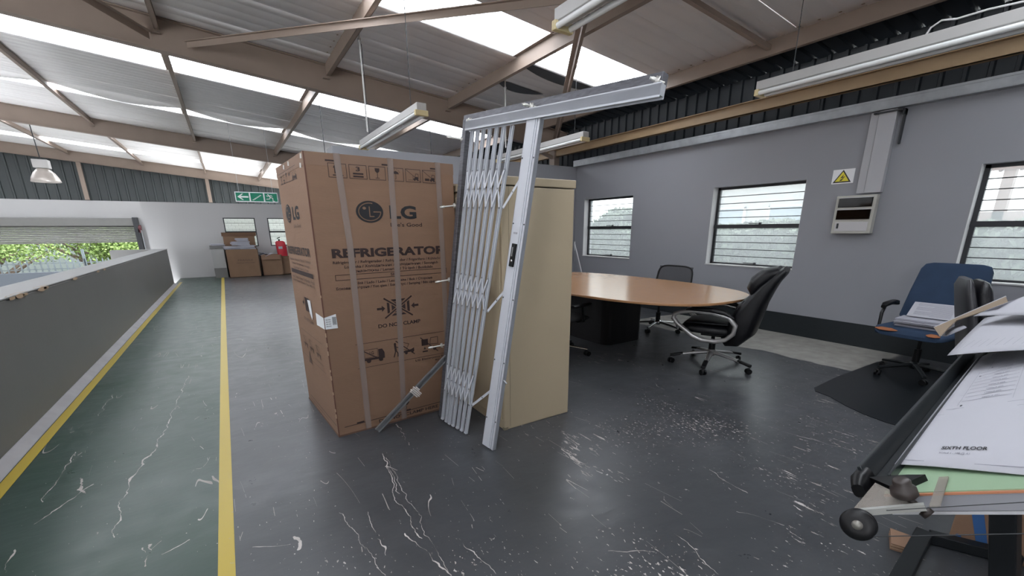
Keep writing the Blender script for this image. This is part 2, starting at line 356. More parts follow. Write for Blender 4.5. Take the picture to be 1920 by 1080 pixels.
def put_text(mb, body, box, P, bold=0.0, flat=False):
    """fit text into box (s0,z0,s1,z1) of the surface mapped by P(s,z)"""
    V, F = text_mesh(body, bold)
    if not len(V): return
    lo, hi = V.min(0), V.max(0); s0, z0, s1, z1 = box
    U = (V-lo)/(hi-lo)
    mb.add([P(s0+(s1-s0)*a, z0+(z1-z0)*b) for a, b in U], F)
def poly(mb, pts, P): mb.add([P(a, b) for a, b in pts], [tuple(range(len(pts)))])
def pline(mb, pts, w, P, close=False):
    pts = [np.array(p, float) for p in pts]
    if close: pts = pts+[pts[0]]
    for a, b in zip(pts[:-1], pts[1:]):
        d = (b-a)/(np.linalg.norm(b-a)+1e-9); n = np.array((-d[1], d[0]))*w/2; e = d*w/2
        poly(mb, [a-e-n, b+e-n, b+e+n, a-e+n], P)
def disc(mb, c, r, P, n=28, r2=None):
    r2 = r2 or r; poly(mb, [(c[0]+r*math.cos(2*math.pi*i/n), c[1]+r2*math.sin(2*math.pi*i/n)) for i in range(n)], P)
def arc(mb, c, rx, ry, a0, a1, w, P, n=24):
    pline(mb, [(c[0]+rx*math.cos(R(a0+(a1-a0)*i/n)), c[1]+ry*math.sin(R(a0+(a1-a0)*i/n))) for i in range(n+1)], w, P)

# ================================================================ STRUCTURE
XR, YP, YF, YC, XL, YB, ZL = 6.47, 7.55, 17.6, 25.8, -15.0, -6.0, -2.2
def roofz(x): return 4.17-0.1*x
# floor slab
struct(MB().box((-1.45, YB, -0.3), (XR+0.2, YF+0.2, 0)).build('floor', floor_m))
struct(MB().box((XL, YB, ZL-0.3), (-1.7, YC+0.1, ZL)).build('floor_lower', mat('lower_concrete', (0.32, 0.32, 0.31), 0.6)))
def tline(name, pts):
    b = MB(); b.prism([(p[0], p[1], 0.0006) for p in pts], (0, 0, 0.0016)); return struct(b.build(name, line_m))
tline('trim_1', [(-0.250, YB), (-0.190, YB), (-0.192, 2.0), (-0.262, 17.55), (-0.338, 17.55), (-0.258, 2.0)])
tline('trim_2', [(-1.371, YB), (-1.305, YB), (-1.305, 16.2), (-1.371, 16.2)])
# parapet
pb = MB(); pb.box((-1.74, YB, -0.3), (-1.45, 15.6, 0.975)); struct(pb.build('wall_parapet', grime_m, bevel=0.012))
struct(MB().box((-1.76, YB, 0.975), (-1.44, 15.62, 0.99)).build('trim_parapet_coping', gtop_m, bevel=0.006))
struct(MB().prism([(-1.45, YB, 0), (-1.372, YB, 0), (-1.45, YB, 0.05)], (0, 15.6-YB, 0)).build('baseboard_parapet', mat('bare_plaster_fillet', (0.30, 0.29, 0.30), 0.7, var=0.2), bevel=0.01))
struct(MB().box((-2.6, 15.2, -2.2), (-1.75, 15.6, 0.99)).build('wall_parapet_return', grime_m))
# bare patches where the coping paint has flaked off
fl = MB()
for (x, y) in [(85, 534), (78, 537), (45, 545), (20, 553), (140, 519), (183, 507), (195, 503), (35, 548)]:
    c = on_x(x, y, -1.44); r = 0.03+0.03*random.random()
    fl.prism([(-1.4385, c[1]+r*2*math.cos(t)*(0.7+random.random()*0.5), 0.972+r*0.35*math.sin(t)) for t in np.linspace(0, 2*math.pi, 9)[:-1]], (0.001, 0, 0))
    fl.prism([(-1.441-abs(r*0.8*math.sin(t)), c[1]+r*2.2*math.cos(t)*(0.7+random.random()*0.4), 0.9902) for t in np.linspace(0, 2*math.pi, 9)[:-1]], (0, 0, 0.001))
struct(fl.build('trim_flaked_patches', mat('flaked_plaster', (0.42, 0.30, 0.20), 0.9, var=0.2, vscale=30)))

# right wall with window openings ------------------------------------------------
WIN = [(5.93, 7.27), (2.99, 4.31), (0.08, 1.39)]; WZ0, WZ1 = 0.89, 2.045; WT = 2.70
wr = MB(); TH = 0.24
ys = [YB]+[v for w in sorted(WIN) for v in w]+[YF]
for i in range(len(ys)-1):
    a, b = ys[i], ys[i+1]
    if (a, b) in WIN:
        wr.box((XR, a, -0.3), (XR+TH, b, WZ0)); wr.box((XR, a, WZ1), (XR+TH, b, WT))
    else: wr.box((XR, a, -0.3), (XR+TH, b, WT))
struct(wr.build('wall_right', wall_m))
struct(MB().box((XR-0.012, YB, 0), (XR, YP, 0.285)).build('baseboard_right', skirt_m))
def window(k, y0, y1, bars=4):
    root = thing('window_%d' % k, '', '', (XR+0.14, (y0+y1)/2, WZ0), kind='structure')
    xf = XR+0.14; f = MB()
    f.box((xf-0.02, y0, WZ0), (xf+0.02, y0+0.045, WZ1)); f.box((xf-0.02, y1-0.045, WZ0), (xf+0.02, y1, WZ1))
    f.box((xf-0.02, y0, WZ1-0.035), (xf+0.02, y1, WZ1)); f.box((xf-0.02, y0, WZ0), (xf+0.02, y1, WZ0+0.03))
    zm = (WZ0+WZ1)/2+0.0; f.box((xf-0.03, y0, zm-0.028), (xf+0.02, y1, zm+0.028)); f.build('window_frame', frame_m, root)
    for z0, z1 in ((WZ0+0.03, zm-0.028), (zm+0.028, WZ1-0.035)):
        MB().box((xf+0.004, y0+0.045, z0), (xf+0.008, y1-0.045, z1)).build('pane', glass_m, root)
        for i in range(1, bars+1):
            z = z0+(z1-z0)*i/(bars+1); MB().box((xf-0.018, y0+0.02, z-0.005), (xf-0.008, y1-0.02, z+0.005)).build('burglar_bar', frame_m, root)
        h = MB(); yc = (y0+y1)/2; h.box((xf-0.045, yc-0.09, z0+0.006), (xf-0.03, yc+0.09, z0+0.018)); h.box((xf-0.04, yc-0.09, z0+0.0), (xf-0.02, yc-0.06, z0+0.025)); h.build('window_stay', frame_m, root)
    r = MB(); r.box((XR-0.001, y1-0.004, WZ0), (xf-0.02, y1+0.0, WZ1)); r.box((XR-0.001, y0, WZ0), (xf-0.02, y0+0.004, WZ1)); r.box((XR-0.012, y0-0.005, WZ0-0.008), (xf-0.02, y1+0.005, WZ0+0.006)); r.build('window_reveal', reveal_m, root)
    portal('portal_window', (XR+0.2, (y0+y1)/2, (WZ0+WZ1)/2), (0, R(90), 0), WZ1-WZ0, y1-y0)
for k, (a, b) in enumerate(WIN): window(k+1, a, b)
# upper right wall: cladding above the masonry
def ribbed(name, axis, fixed, a0, a1, z0, z1, m, parent=None, pitch=0.19, dep=0.03):
    b = MB(); n = max(1, round((a1-a0)/pitch)); pitch = (a1-a0)/n; pr = []
    for i in range(n):
        p = a0+i*pitch
        for dx, h in ((0, 0), (pitch*0.72, 0), (pitch*0.78, dep), (pitch*0.94, dep)):
            q = p+dx
            pr.append((q, h))
    pr.append((a1+0.01, 0)); V = []
    for q, h in pr:
        for z in (z0, z1): V.append((fixed-h*axis[1], q, z) if axis[0] == 'x' else (q, fixed-h*axis[1], z))
    b.add(V, [(2*i, 2*i+1, 2*i+3, 2*i+2) for i in range(len(pr)-1)])
    o = b.build(name, m, parent); md = o.modifiers.new('s', 'SOLIDIFY'); md.thickness = 0.002; o['kind'] = 'structure'; return o
cl = thing('wall_cladding_right', '', '', (XR+0.3, 8, 2.6), kind='structure')
y = YB
while y < YC-0.5:
    ribbed('cladding_sheet', ('x', 1), XR+0.30, y, min(y+0.76*3, YC), 2.55, roofz(XR+0.3)+0.05, cladr_m, cl); y += 0.76*3
# partition at the end of the table bay
struct(MB().box((1.57, YP, 0), (XR, YP+0.4, 2.70)).build('wall_partition', wall_m))
struct(MB().box((2.4, YP-0.012, 0), (XR-0.012, YP, 0.285)).build('baseboard_partition', skirt_m))
# far low wall with two windows
fw = MB(); FW = [(-0.01, 0.90), (1.27, 2.2)]; xs = [-2.03]+[v for w in FW for v in w]+[XR]
for i in range(len(xs)-1):
    a, b = xs[i], xs[i+1]
    if (a, b) in FW: fw.box((a, YF, 0), (b, YF+0.22, 0.95)); fw.box((a, YF, 1.88), (b, YF+0.22, 2.33))
    else: fw.box((a, YF, 0), (b, YF+0.22, 2.33))
fw.box((-2.03, YF, -2.2), (-1.45, YF+0.22, 0)); fw.box((-2.03, YF+0.22, -2.2), (-1.81, YC, 2.33))
struct(fw.build('wall_far', wallw_m))
for k, (a, b) in enumerate(FW):
    root = thing('window_%d' % (k+4), '', '', ((a+b)/2, YF+0.1, 0.95), kind='structure'); f = MB(); t = 0.03; y0, y1 = YF+0.0, YF+0.05
    f.box((a, y0, 0.95), (a+t, y1, 1.88)); f.box((b-t, y0, 0.95), (b, y1, 1.88)); f.box((a, y0, 1.88-t), (b, y1, 1.88)); f.box((a, y0, 0.95), (b, y1, 0.95+t)); f.box((a, y0, 1.40), (b, y1, 1.45)); f.build('window_frame', frame_m, root)
    MB().box((a+t, YF+0.02, 0.98), (b-t, YF+0.024, 1.40)).build('pane', glass2_m, root); MB().box((a+t, YF+0.02, 1.45), (b-t, YF+0.024, 1.85)).build('pane', glass2_m, root)
    for i in range(4):
        z = 1.05+i*0.22
        MB().box((a, YF-0.012, z), (b, YF-0.004, z+0.008)).build('burglar_bar', frame_m, root)
# whitewashed brick wall seen through those windows
bw = thing('wall_brick_white', '', '', (1.3, YF+2.6, 0), kind='structure'); brick_m = mat('whitewashed_brick', (0.74, 0.74, 0.70), 0.8, var=0.1, vscale=8)
MB().box((-1.2, YF+2.66, 0), (4.5, YF+2.76, 2.4)).build('mortar_backing', mat('grey_mortar', (0.5, 0.5, 0.47), 0.9), bw)
bme = None
for r in range(12):
    for c in range(14):
        x = -0.35+c*0.235+(r % 2)*0.117; z = 0.86+r*0.088
        if bme is None: o = MB().box((0, 0, 0), (0.222, 0.05, 0.076)).build('brick', brick_m, None); bme = o.data; o.parent = bw
        else: o = bpy.data.objects.new('brick', bme); COL.objects.link(o); o.parent = bw
        o.location = (x-1.3, 0.02+0.008*random.random(), z)
struct(MB().box((-1.81, YF+0.2, -0.3), (XR+0.2, YC, 0)).build('floor_far_room', mat('lower_concrete', (0.32,)*3)))
# grey pier at the far end of the walkway
pr = thing('wall_pier', '', '', (-0.31, 17.3, 0), kind='structure')
MB().box((-0.48, 17.0, 0.31), (-0.14, YF, 0.92)).build('pier_body', mat('pier_white', (0.38, 0.38, 0.375), 0.6), pr); MB().box((-0.485, 16.995, 0), (-0.135, YF, 0.31)).build('pier_base', grime_m, pr); MB().box((-0.50, 16.98, 0.92), (-0.12, YF, 1.01)).build('pier_cap', grime_m, pr)
# hall end wall with roller door
DR = (-8.6, -3.33)
he = MB(); he.box((XL, YC, -2.2), (DR[0], YC+0.2, 2.74)); he.box((DR[1], YC, -2.2), (-1.8, YC+0.2, 2.74)); he.box((DR[0], YC, 2.02), (DR[1], YC+0.2, 2.74)); struct(he.build('wall_hall_end', wallw_m))
ce = thing('wall_cladding_far', '', '', (-4, YC, 2.74), kind='structure'); x = XL
while x < XR+0.3:
    x1 = min(x+0.95*3, XR+0.3); ribbed('cladding_sheet', ('y', 1), YC+0.1, x, x1, 2.3 if x > -4 else 2.7, roofz(x)+0.1, clad_m, ce, pitch=0.317, dep=0.05); x = x1
for px in (155, 388):
    p = on_y(px, 340, YC-0.1); MB().box((p[0]-0.07, YC-0.12, 2.76), (p[0]+0.07, YC-0.02, 4.6)).build('cladding_post', beam_m, ce)
rd = thing('door_roller', '', '', ((DR[0]+DR[1])/2, YC-0.1, 1), kind='structure')
shut_m = mat('galvanised_shutter', (0.17, 0.168, 0.16), 0.45, 0.3, var=0.1); shutd = mat('shutter_slat_paint', (0.19, 0.187, 0.175), 0.5)
MB().box((DR[0], YC-0.42, 1.70), (DR[1]+0.05, YC-0.05, 2.03)).build('drum_hood', shut_m, rd, bevel=0.03)
z = 1.70
for i in range(9):
    z1 = z-0.071; b = MB(); b.prism([(DR[0], YC-0.10, z), (DR[0], YC-0.14, z-0.02), (DR[0], YC-0.14, z-0.05), (DR[0], YC-0.10, z-0.066)], (DR[1]-DR[0], 0, 0)); b.build('shutter_slat', shutd, rd, fix=True); z = z1
MB().box((DR[0], YC-0.13, z-0.05), (DR[1], YC-0.08, z)).build('bottom_rail', shut_m, rd)
MB().box((DR[1], YC-0.45, 0.2), (DR[1]+0.16, YC-0.02, 2.06)).build('guide_channel', frame_m, rd)
b = MB(); b.cyl((DR[1]+0.14, YC-0.35, 1.62), (DR[1]+0.24, YC-0.35, 1.62), 0.12); b.box((DR[1]+0.12, YC-0.45, 1.42), (DR[1]+0.2, YC-0.25, 1.6)); b.build('chain_wheel', red2_m, rd)
b = MB(); b.cyl((DR[1]+0.22, YC-0.42, -0.5), (DR[1]+0.22, YC-0.42, 1.6), 0.012, 6); b.cyl((DR[1]+0.22, YC-0.28, -0.5), (DR[1]+0.22, YC-0.28, 1.6), 0.012, 6); b.build('pull_chain', steel_m, rd)
# unseen enclosing walls
hb = MB(); hb.box((XL-0.2, YB, -2.3), (XL, YC, 6.0)); struct(hb.build('wall_hall_left', wallw_m))
DB = [(-12, -8.0)]  # unseen opening added in the back wall to let in more sky light
xs = [XL]+[v for d in DB for v in d]+[XR+0.3]; bb = MB()
for i in range(len(xs)-1):
    a, c = xs[i], xs[i+1]
    if (a, c) in DB: bb.box((a, YB-0.2, 3.2), (c, YB, 6))
    else: bb.box((a, YB-0.2, -2.3), (c, YB, 6))
struct(bb.build('wall_back', wallw_m))
for a, c in DB: portal('portal_added_opening', ((a+c)/2, YB-0.1, 1.0), (R(90), 0, 0), c-a, 4.2)
portal('portal_roller_door', ((DR[0]+DR[1])/2, YC+0.05, -0.6), (R(-90), 0, 0), DR[1]-DR[0], 3.2)

# roof ---------------------------------------------------------------------------
ceil = thing('ceiling', '', '', (0, 5, 4.1), kind='structure')
SKY = [(-4.3, -3.4), (0.15, 1.05), (4.97, 5.83), (9.58, 10.6), (13.5, 14.1), (18.8, 19.6), (22.4, 23.4)]
edges = [YB-0.3]+[v for s in SKY for v in s]+[YC+0.2]
def sheet(name, y0, y1, x0, x1, m, lift=0.0, pitch=0.21, dep=0.022):
    n = max(1, round((y1-y0)/pitch)); p = (y1-y0)/n; pr = []
    for i in range(n):
        for d, h in ((0, 0), (0.55 if m is skyl_m else 0.70, 0), (0.65 if m is skyl_m else 0.77, dep), (0.93, dep)): pr.append((y0+(i+d)*p, h))
    pr.append((y1, 0)); V = []
    for q, h in pr:
        for x in (x0, x1): V.append((x, q, roofz(x)+h+lift))
    o = MB().add(V, [(2*i, 2*i+2, 2*i+3, 2*i+1) for i in range(len(pr)-1)], m is not skyl_m).build(name, m, ceil); o['kind'] = 'structure'
    if m is skyl_m:
        o.data.materials.append(skyr_m)
        for p in o.data.polygons: p.material_index = 1 if p.index % 4 in (1, 2) and (p.index//4) % 2 == 0 else 0
    if m is not skyl_m:
        md = o.modifiers.new('s', 'SOLIDIFY'); md.thickness = 0.02; md.offset = 1
    return o
XE = 5.80
for i in range(len(edges)-1):
    a, b = edges[i], edges[i+1]; issky = (a, b) in SKY
    if issky:
        sheet('skylight_sheet', a, b, XL, XE, skyl_m, 0.01, pitch=0.17, dep=0.03)
        for x0, x1 in ((XL, -4), (-4, XE)): portal('portal_skylight', ((x0+x1)/2, (a+b)/2, roofz((x0+x1)/2)+0.12), (0, math.atan(0.1), 0), x1-x0, b-a)
    else:
        n = max(1, round((b-a)/1.0)); h = (b-a)/n
        for k in range(n): sheet('roof_sheet', a+k*h, a+(k+1)*h, XL, XE, roof_m, 0.004*(k % 2), dep=0.006)
y = YB
while y < YC:
    y1 = min(y+1.9, YC+0.2); o = MB(); n = 9; V = []
    for i in range(n):
        for d, h in ((0, 0), (0.7, 0), (0.78, .03), (.92, .03)):
            q = y+(y1-y)*(i+d)/n
            for x in (XE-0.02, XR+0.55): V.append((x, q, roofz(x)+h+0.045))
    for x in (XE-0.02, XR+0.55): V.append((x, y1+0.02, roofz(x)+0.045))
    o.add(V, [(2*i, 2*i+2, 2*i+3, 2*i+1) for i in range(len(V)//2-1)]); o = o.build('eaves_sheet', navy_m, ceil); md = o.modifiers.new('s', 'SOLIDIFY'); md.thickness = 0.01; md.offset = 1; y = y1
PX = [-11.4, -9.2, -7.05, -4.88, -2.6, -0.38, 1.73, 3.83, 5.76]
RY = [-0.7, 8.2, 17.0, YC-0.15]
def zpurlin(x, y0, y1):
    b = MB(); z1 = roofz(x); z0 = z1-0.18
    b.box((x-0.004, y0, z0), (x+0.004, y1, z1)); b.box((x-0.06, y0, z1-0.006), (x, y1, z1-0.001)); b.box((x, y0, z0), (x+0.06, y1, z0+0.006)); b.box((x+0.054, y0, z0), (x+0.06, y1, z0+0.02)); return b
for x in PX:
    for y0, y1 in zip([YB]+RY, RY+[YC]): 
        if y1-y0 > 0.5: zpurlin(x, y0+0.06, y1-0.06).build('purlin', beam_m, ceil)
for y in RY:
    b = MB(); x0, x1 = XL, 6.7; zt = lambda x: roofz(x)-0.02; zb = lambda x: roofz(x)-0.42
    for (dy, za, zc) in ((0.006, zb, zt),):
        b.prism([(x0, y-dy, zb(x0)), (x1, y-dy, zb(x1)), (x1, y-dy, zt(x1)), (x0, y-dy, zt(x0))], (0, 2*dy, 0))
    for f, t in ((zt, -0.012), (zb, 0.012)): b.prism([(x0, y-0.075, f(x0)), (x1, y-0.075, f(x1)), (x1, y-0.075, f(x1)+t), (x0, y-0.075, f(x0)+t)], (0, 0.15, 0))
    for x in PX: b.box((x-0.05, y-0.07, zt(x)-0.2), (x+0.05, y+0.07, zt(x)-0.19))
    b.build('rafter', beam_m, ceil, fix=True)
    MB().box((XR-0.17, y-0.09, 0 if y > 20 or y < 0 else 2.70), (XR-0.03, y+0.09, roofz(XR)-0.3)).build('column', beam_m, ceil)
# eaves beam, wind braces, tie
eb = MB(); ex, ez = XR-0.12, 3.035; eb.box((ex-0.005, YB, ez-0.07), (ex+0.005, YC, ez+0.07)); eb.box((ex-0.07, YB, ez+0.062), (ex+0.005, YC, ez+0.07)); eb.box((ex-0.005, YB, ez-0.07), (ex+0.07, YC, ez-0.062)); eb.build('eaves_beam', mat('ochre_beam_paint', (0.34, 0.235, 0.135), 0.5, var=0.1), ceil)
def brace(p, q, w=0.08):
    p, q = np.array(p, float), np.array(q, float); b = MB(); b.bar(p, q, w, 0.008); b.bar(p+np.array((0, 0, -0.035)), q+np.array((0, 0, -0.035)), 0.008, w); b.build('wind_brace', beam_m, ceil)
zr = lambda x: roofz(x)-0.24
brace((-0.05, 8.1, zr(0)), (6.0, 0.0, zr(6.0)), 0.075); brace((6.30, 8.1, zr(6.3)-0.05), (0.8, 0.2, zr(0.8)-0.06), 0.11); brace((-0.45, 8.1, zr(-.4)), (-5.8, 0.2, zr(-5.8)), 0.10)
MB().bar((3.83, 3.34, roofz(3.83)-0.1), (5.76, 3.32, roofz(5.76)-0.1), 0.05, 0.05).build('purlin_tie', beam_m, ceil)
b = MB(); kp = (XR-0.1, 8.1, 2.9); b.bar((5.6, 8.2, roofz(5.6)-0.45), (6.35, 8.2, 2.95), 0.06, 0.06, (0, 1, 0)); b.build('knee_brace', beam_m, ceil)
# foil lining hanging loose beside the first skylight: dark sheets stand for the shade in its gaps
def sag(y0, y1, x0, x1, dep, n=24):
    b = MB(); V = []
    for i in range(n+1):
        t = i/n; x = x0+(x1-x0)*t; s = math.sin(math.pi*t)**1.3
        V += [(x, y0-0.3, roofz(x)-0.012), (x, y0+0.02, roofz(x)-0.02-dep*s*0.8), (x, y0+0.03+(y1-y0)*s*0.5, roofz(x)-0.02-dep*s)]
    F = []
    for i in range(n): F += [(3*i, 3*i+1, 3*i+4, 3*i+3), (3*i+1, 3*i+2, 3*i+5, 3*i+4)]
    o = b.add(V, F, True).build('sagging_lining', roof_m, ceil); md = o.modifiers.new('s', 'SOLIDIFY'); md.thickness = 0.004
DK = mat('gap_shade_dark', (0.05, 0.055, 0.062), 0.8)
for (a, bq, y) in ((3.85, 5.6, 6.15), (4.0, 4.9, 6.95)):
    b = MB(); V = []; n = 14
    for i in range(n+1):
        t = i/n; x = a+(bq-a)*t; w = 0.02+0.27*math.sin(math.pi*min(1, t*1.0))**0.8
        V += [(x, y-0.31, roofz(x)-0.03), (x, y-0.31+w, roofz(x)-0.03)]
    b.add(V, [(2*i, 2*i+1, 2*i+3, 2*i+2) for i in range(n)]); b.build('gap_shade_sheet', DK, ceil)
for a, bq in zip(PX[3:-1], PX[4:]): sag(13.46, 14.1, a, bq, 0.05) if a < 3 else None

# trunking along the top of the right wall
tr = MB(); tr.box((XR-0.10, YB, 2.805), (XR, YP, 2.815)); tr.box((XR-0.10, YB, 2.705), (XR-0.092, YP, 2.812)); tr.box((XR-0.10, YB, 2.70), (XR+0.05, YP, 2.708)); tr.box((XR-0.105, YB, 2.79), (XR-0.098, YP, 2.812))
ct = tag(tr.build('cable_tray', mat('tray_steel', (0.36, 0.38, 0.40), 0.35, 0.6, var=0.3, vscale=9)), 'galvanised steel cable tray running along the top of the grey window wall', 'cable tray')
# ================================================================ wall fittings
t = thing('cable_trunking', 'white two-channel vertical trunking above the distribution board', 'trunking', (XR-0.03, 2.28, 1.83))
MB().box((XR-0.055, 2.32, 1.83), (XR-0.001, 2.40, 2.695)).build('narrow_channel', mat('trunking_grey_white', (0.40, 0.40, 0.42), 0.5), t, bevel=0.004)
MB().box((XR-0.075, 2.155, 1.83), (XR-0.001, 2.315, 2.695)).build('wide_channel', MATS['trunking_grey_white'], t, bevel=0.004)
b = MB(); b.box((XR-0.10, 2.09, 2.665), (XR-0.005, 2.36, 2.68)); b.box((XR-0.06, 2.085, 2.33), (XR-0.015, 2.10, 2.68)); b.box((XR-0.10, 2.085, 2.62), (XR-0.005, 2.10, 2.68)); tag(b.build('wall_bracket', frame_m), 'black steel angle bracket beside the top of the white trunking', 'bracket')
t = thing('distribution_board', 'cream wall-mounted distribution board with two smoked windows', 'distribution board', (XR-0.05, 2.37, 1.37))
MB().box((XR-0.09, 2.17, 1.37), (XR-0.001, 2.575, 1.81)).build('case', mat('cream_db_plastic', (0.44, 0.43, 0.39), 0.4), t, bevel=0.008)
for z0, z1 in ((1.675, 1.785), (1.535, 1.65)):
    f = MB(); f.box((XR-0.092, 2.20, z0), (XR-0.0895, 2.545, z1)); w = f.build('breaker_window', dark_m, t); MB().box((XR-0.104, 2.205, z0+0.005), (XR-0.10, 2.54, z1-0.005)).build('smoked_cover', smoke_m, w)
    bk = MB()
    for i in range(14): bk.box((XR-0.098, 2.22+i*0.0225, z0+0.035), (XR-0.092, 2.238+i*0.0225, z0+0.075))
    bk.build('breakers', mat('breaker_grey', (0.12, 0.12, 0.12), 0.4), w)
    b = MB(); b.box((XR-0.105, 2.195, z1-0.004), (XR-0.09, 2.55, z1+0.004)); b.build('rail', reveal_m, t)
b = MB(); b.box((XR-0.094, 2.205, 1.40), (XR-0.09, 2.54, 1.505)); b.build('blank_panel', reveal_m, t, bevel=0.002); b = MB(); b.box((XR-0.1, 2.50, 1.43), (XR-0.093, 2.52, 1.49)); b.build('latch', frame_m, t)
t = thing('warning_sign', 'white square sign with yellow high-voltage warning triangle', 'sign', (XR-0.004, 2.59, 1.96))
PW = lambda s, z: (XR-0.0065-0.0, 2.70-s, 1.96+z)
MB().box((XR-0.005, 2.47, 1.96), (XR-0.001, 2.70, 2.125)).build('sign_plate', mat('sign_white', (0.80, 0.80, 0.82), 0.5), t)
b = MB(); poly(b, [(0.012, 0.012), (0.208, 0.012), (0.110, 0.158)], PW); b.build('triangle_border', inkb_m, t)
PW2 = lambda s, z: (XR-0.0085, 2.70-s, 1.96+z)
b = MB(); poly(b, [(0.036, 0.026), (0.184, 0.026), (0.110, 0.137)], PW2); b.build('triangle_field', yellow_m, t)
PW3 = lambda s, z: (XR-0.0095, 2.70-s, 1.96+z)
b = MB(); poly(b, [(0.125, 0.108), (0.088, 0.062), (0.110, 0.066)], PW3); poly(b, [(0.110, 0.066), (0.107, 0.074), (0.140, 0.082), (0.128, 0.073)], PW3); poly(b, [(0.140, 0.082), (0.106, 0.034), (0.097, 0.046)], PW3); poly(b, [(0.086, 0.030), (0.112, 0.036), (0.094, 0.050)], PW3); b.build('lightning_bolt', inkb_m, t)
# fluorescent battens -------------------------------------------------------------
def batten(x, y0, y1, z, label, wires, group='fluorescent battens hung from the roof'):
    yc = (y0+y1)/2; t = thing('fluorescent_batten', label, 'ceiling light', (x, yc, z), group=group)
    b = MB(); b.box((x-0.055, y0, z), (x+0.055, y1, z+0.075)); b.build('channel', lamp_m, t, bevel=0.004)
    b = MB(); b.prism([(x-0.055, y0+0.02, z), (x+0.055, y0+0.02, z), (x+0.02, y0+0.02, z-0.02), (x-0.02, y0+0.02, z-0.02)], (0, y1-y0-0.04, 0)); b.build('gear_tray', lamp_m, t, fix=True)
    for s in (-1, 1): MB().cyl((x+s*0.052, y0+0.03, z-0.028), (x+s*0.052, y1-0.03, z-0.028), 0.019, 10).build('tube', tube_m, t)
    for yy in (y0, y1-0.035):
        b = MB(); b.box((x-0.075, yy-0.002, z-0.052), (x+0.075, yy+0.037, z+0.004)); b.build('end_cap', cap_m, t, bevel=0.005)
    for yy in wires:
        MB().cyl((x, yy, z+0.075), (x, yy, roofz(x)-0.0), 0.004, 6).build('suspension_wire', frame_m, t)
    return t
batten(2.0, 4.93, 7.38, 2.70, 'white twin-tube batten light hanging above the refrigerator carton', (5.25, 7.0))
batten(2.03, 0.15, 2.57, 2.72, 'white twin-tube batten light nearest the camera at the top centre of the picture', (0.4, 2.3))
batten(4.52, 5.10, 7.50, 2.70, 'white twin-tube batten light behind the white security gate', (5.35, 7.25))
batten(4.50, 0.25, 2.64, 2.70, 'long white twin-tube batten light before the window wall, loose cable on top', (0.5, 2.35))
cp = [(4.52, 1.45, 2.79), (4.52, 1.43, 2.83), (4.53, 1.38, 2.86), (4.54, 1.3, 2.845), (4.55, 1.15, 2.85), (4.56, 0.9, 2.83), (4.56, 0.5, 2.86)]
tag(MB().tube(cp, 0.006, 6).build('loose_cable', reveal_m), 'thin white cable curling over the top of the long batten light', 'cable')
for (px, py, qx, qy, w, lab) in ((672, 55, 687, 250, 0.011, 'grey conduit drop hanging above the left part of the carton'), (947, 150, 948, 206, 0.011, 'grey conduit drop hanging behind the gate top rail')):
    a = on_plane(px, py, np.array((0, 0, 4.15)), np.array((0.1, 0, 1.0)))
    b = MB(); b.cyl((a[0], a[1], 2.75), (a[0], a[1], roofz(a[0])), w, 8); b.lathe([(0.0, 0), (0.022, 0.0), (0.022, 0.05), (0, 0.05)], (a[0], a[1], a[2]-0.15), n=10); tag(b.build('conduit_drop', lamp_m), lab, 'conduit', 'conduit drops')
for (px, py, zb, lab) in ((597, 180, 2.3, 'thin black wire hanging behind the left end of the carton top'), (805, 225, 2.3, 'thin black wire hanging between the batten light and the gate')):
    a = on_plane(px, py, np.array((0, 0, 4.15)), np.array((0.1, 0, 1.0)))
    tag(MB().cyl((a[0], a[1], zb), (a[0], a[1], roofz(a[0])), 0.006, 6).build('hanging_wire', frame_m), lab, 'wire', 'hanging wires')
# pendant lamp in the hall
lc = on_y(84, 330, 18.0); lx, ly, lz = lc
t = thing('high_bay_lamp', 'grey high-bay pendant lamp with ribbed clear reflector in the hall', 'pendant lamp', (lx, ly, lz))
MB().lathe([(0.06, 0.22), (0.13, 0.18), (0.22, 0.08), (0.29, -0.06), (0.315, -0.16), (0.30, -0.165), (0.27, -0.06), (0.2, 0.08), (0.11, 0.17), (0.0, 0.2)], (lx, ly, lz), n=28).build('reflector', mat('reflector_acrylic', (0.55, 0.50, 0.46), 0.25, 0.3), t)
MB().box((lx-0.16, ly-0.14, lz+0.20), (lx+0.16, ly+0.14, lz+0.42)).build('gear_box', lamp_m, t, bevel=0.01)
MB().cyl((lx, ly, lz+0.42), (lx-0.02, ly, roofz(lx)-0.0), 0.012, 6).build('cable', frame_m, t)
# exit sign
sp0, sp1 = on_y(439, 359, 13.5), on_y(519.5, 362, 13.5); zs0, zs1 = on_y(440, 378, 13.5)[2], sp0[2]; sx0, sx1 = sp0[0], sp1[0]
t = thing('exit_sign', 'hanging green exit sign with arrow, stairs and running figure', 'sign', ((sx0+sx1)/2, 13.5, zs0))
MB().box((sx0, 13.5, zs0), (sx1, 13.52, zs1)).build('sign_board', mat('sign_white', (0.8,)*3), t)
PS = lambda s, z: (sx0+s, 13.497, zs0+z); W_, H_ = sx1-sx0, zs1-zs0
b = MB()
for i in range(3): poly(b, [(W_*i/3+0.02, 0.02), (W_*(i+1)/3-0.012, 0.02), (W_*(i+1)/3-0.012, H_-0.02), (W_*i/3+0.02, H_-0.02)], PS)
b.build('green_panel', green_m, t); PS2 = lambda s, z: (sx0+s, 13.494, zs0+z)
b = MB(); h = H_/2; poly(b, [(0.05, h), (0.15, h+0.075), (0.185, h+0.075), (0.125, h+0.018), (0.29, h+0.018), (0.29, h-0.018), (0.125, h-0.018), (0.185, h-0.075), (0.15, h-0.075)], PS2)
b.build('arrow', mat('sign_white2', (0.8, 0.82, 0.8)), t); b = MB(); o = W_/3
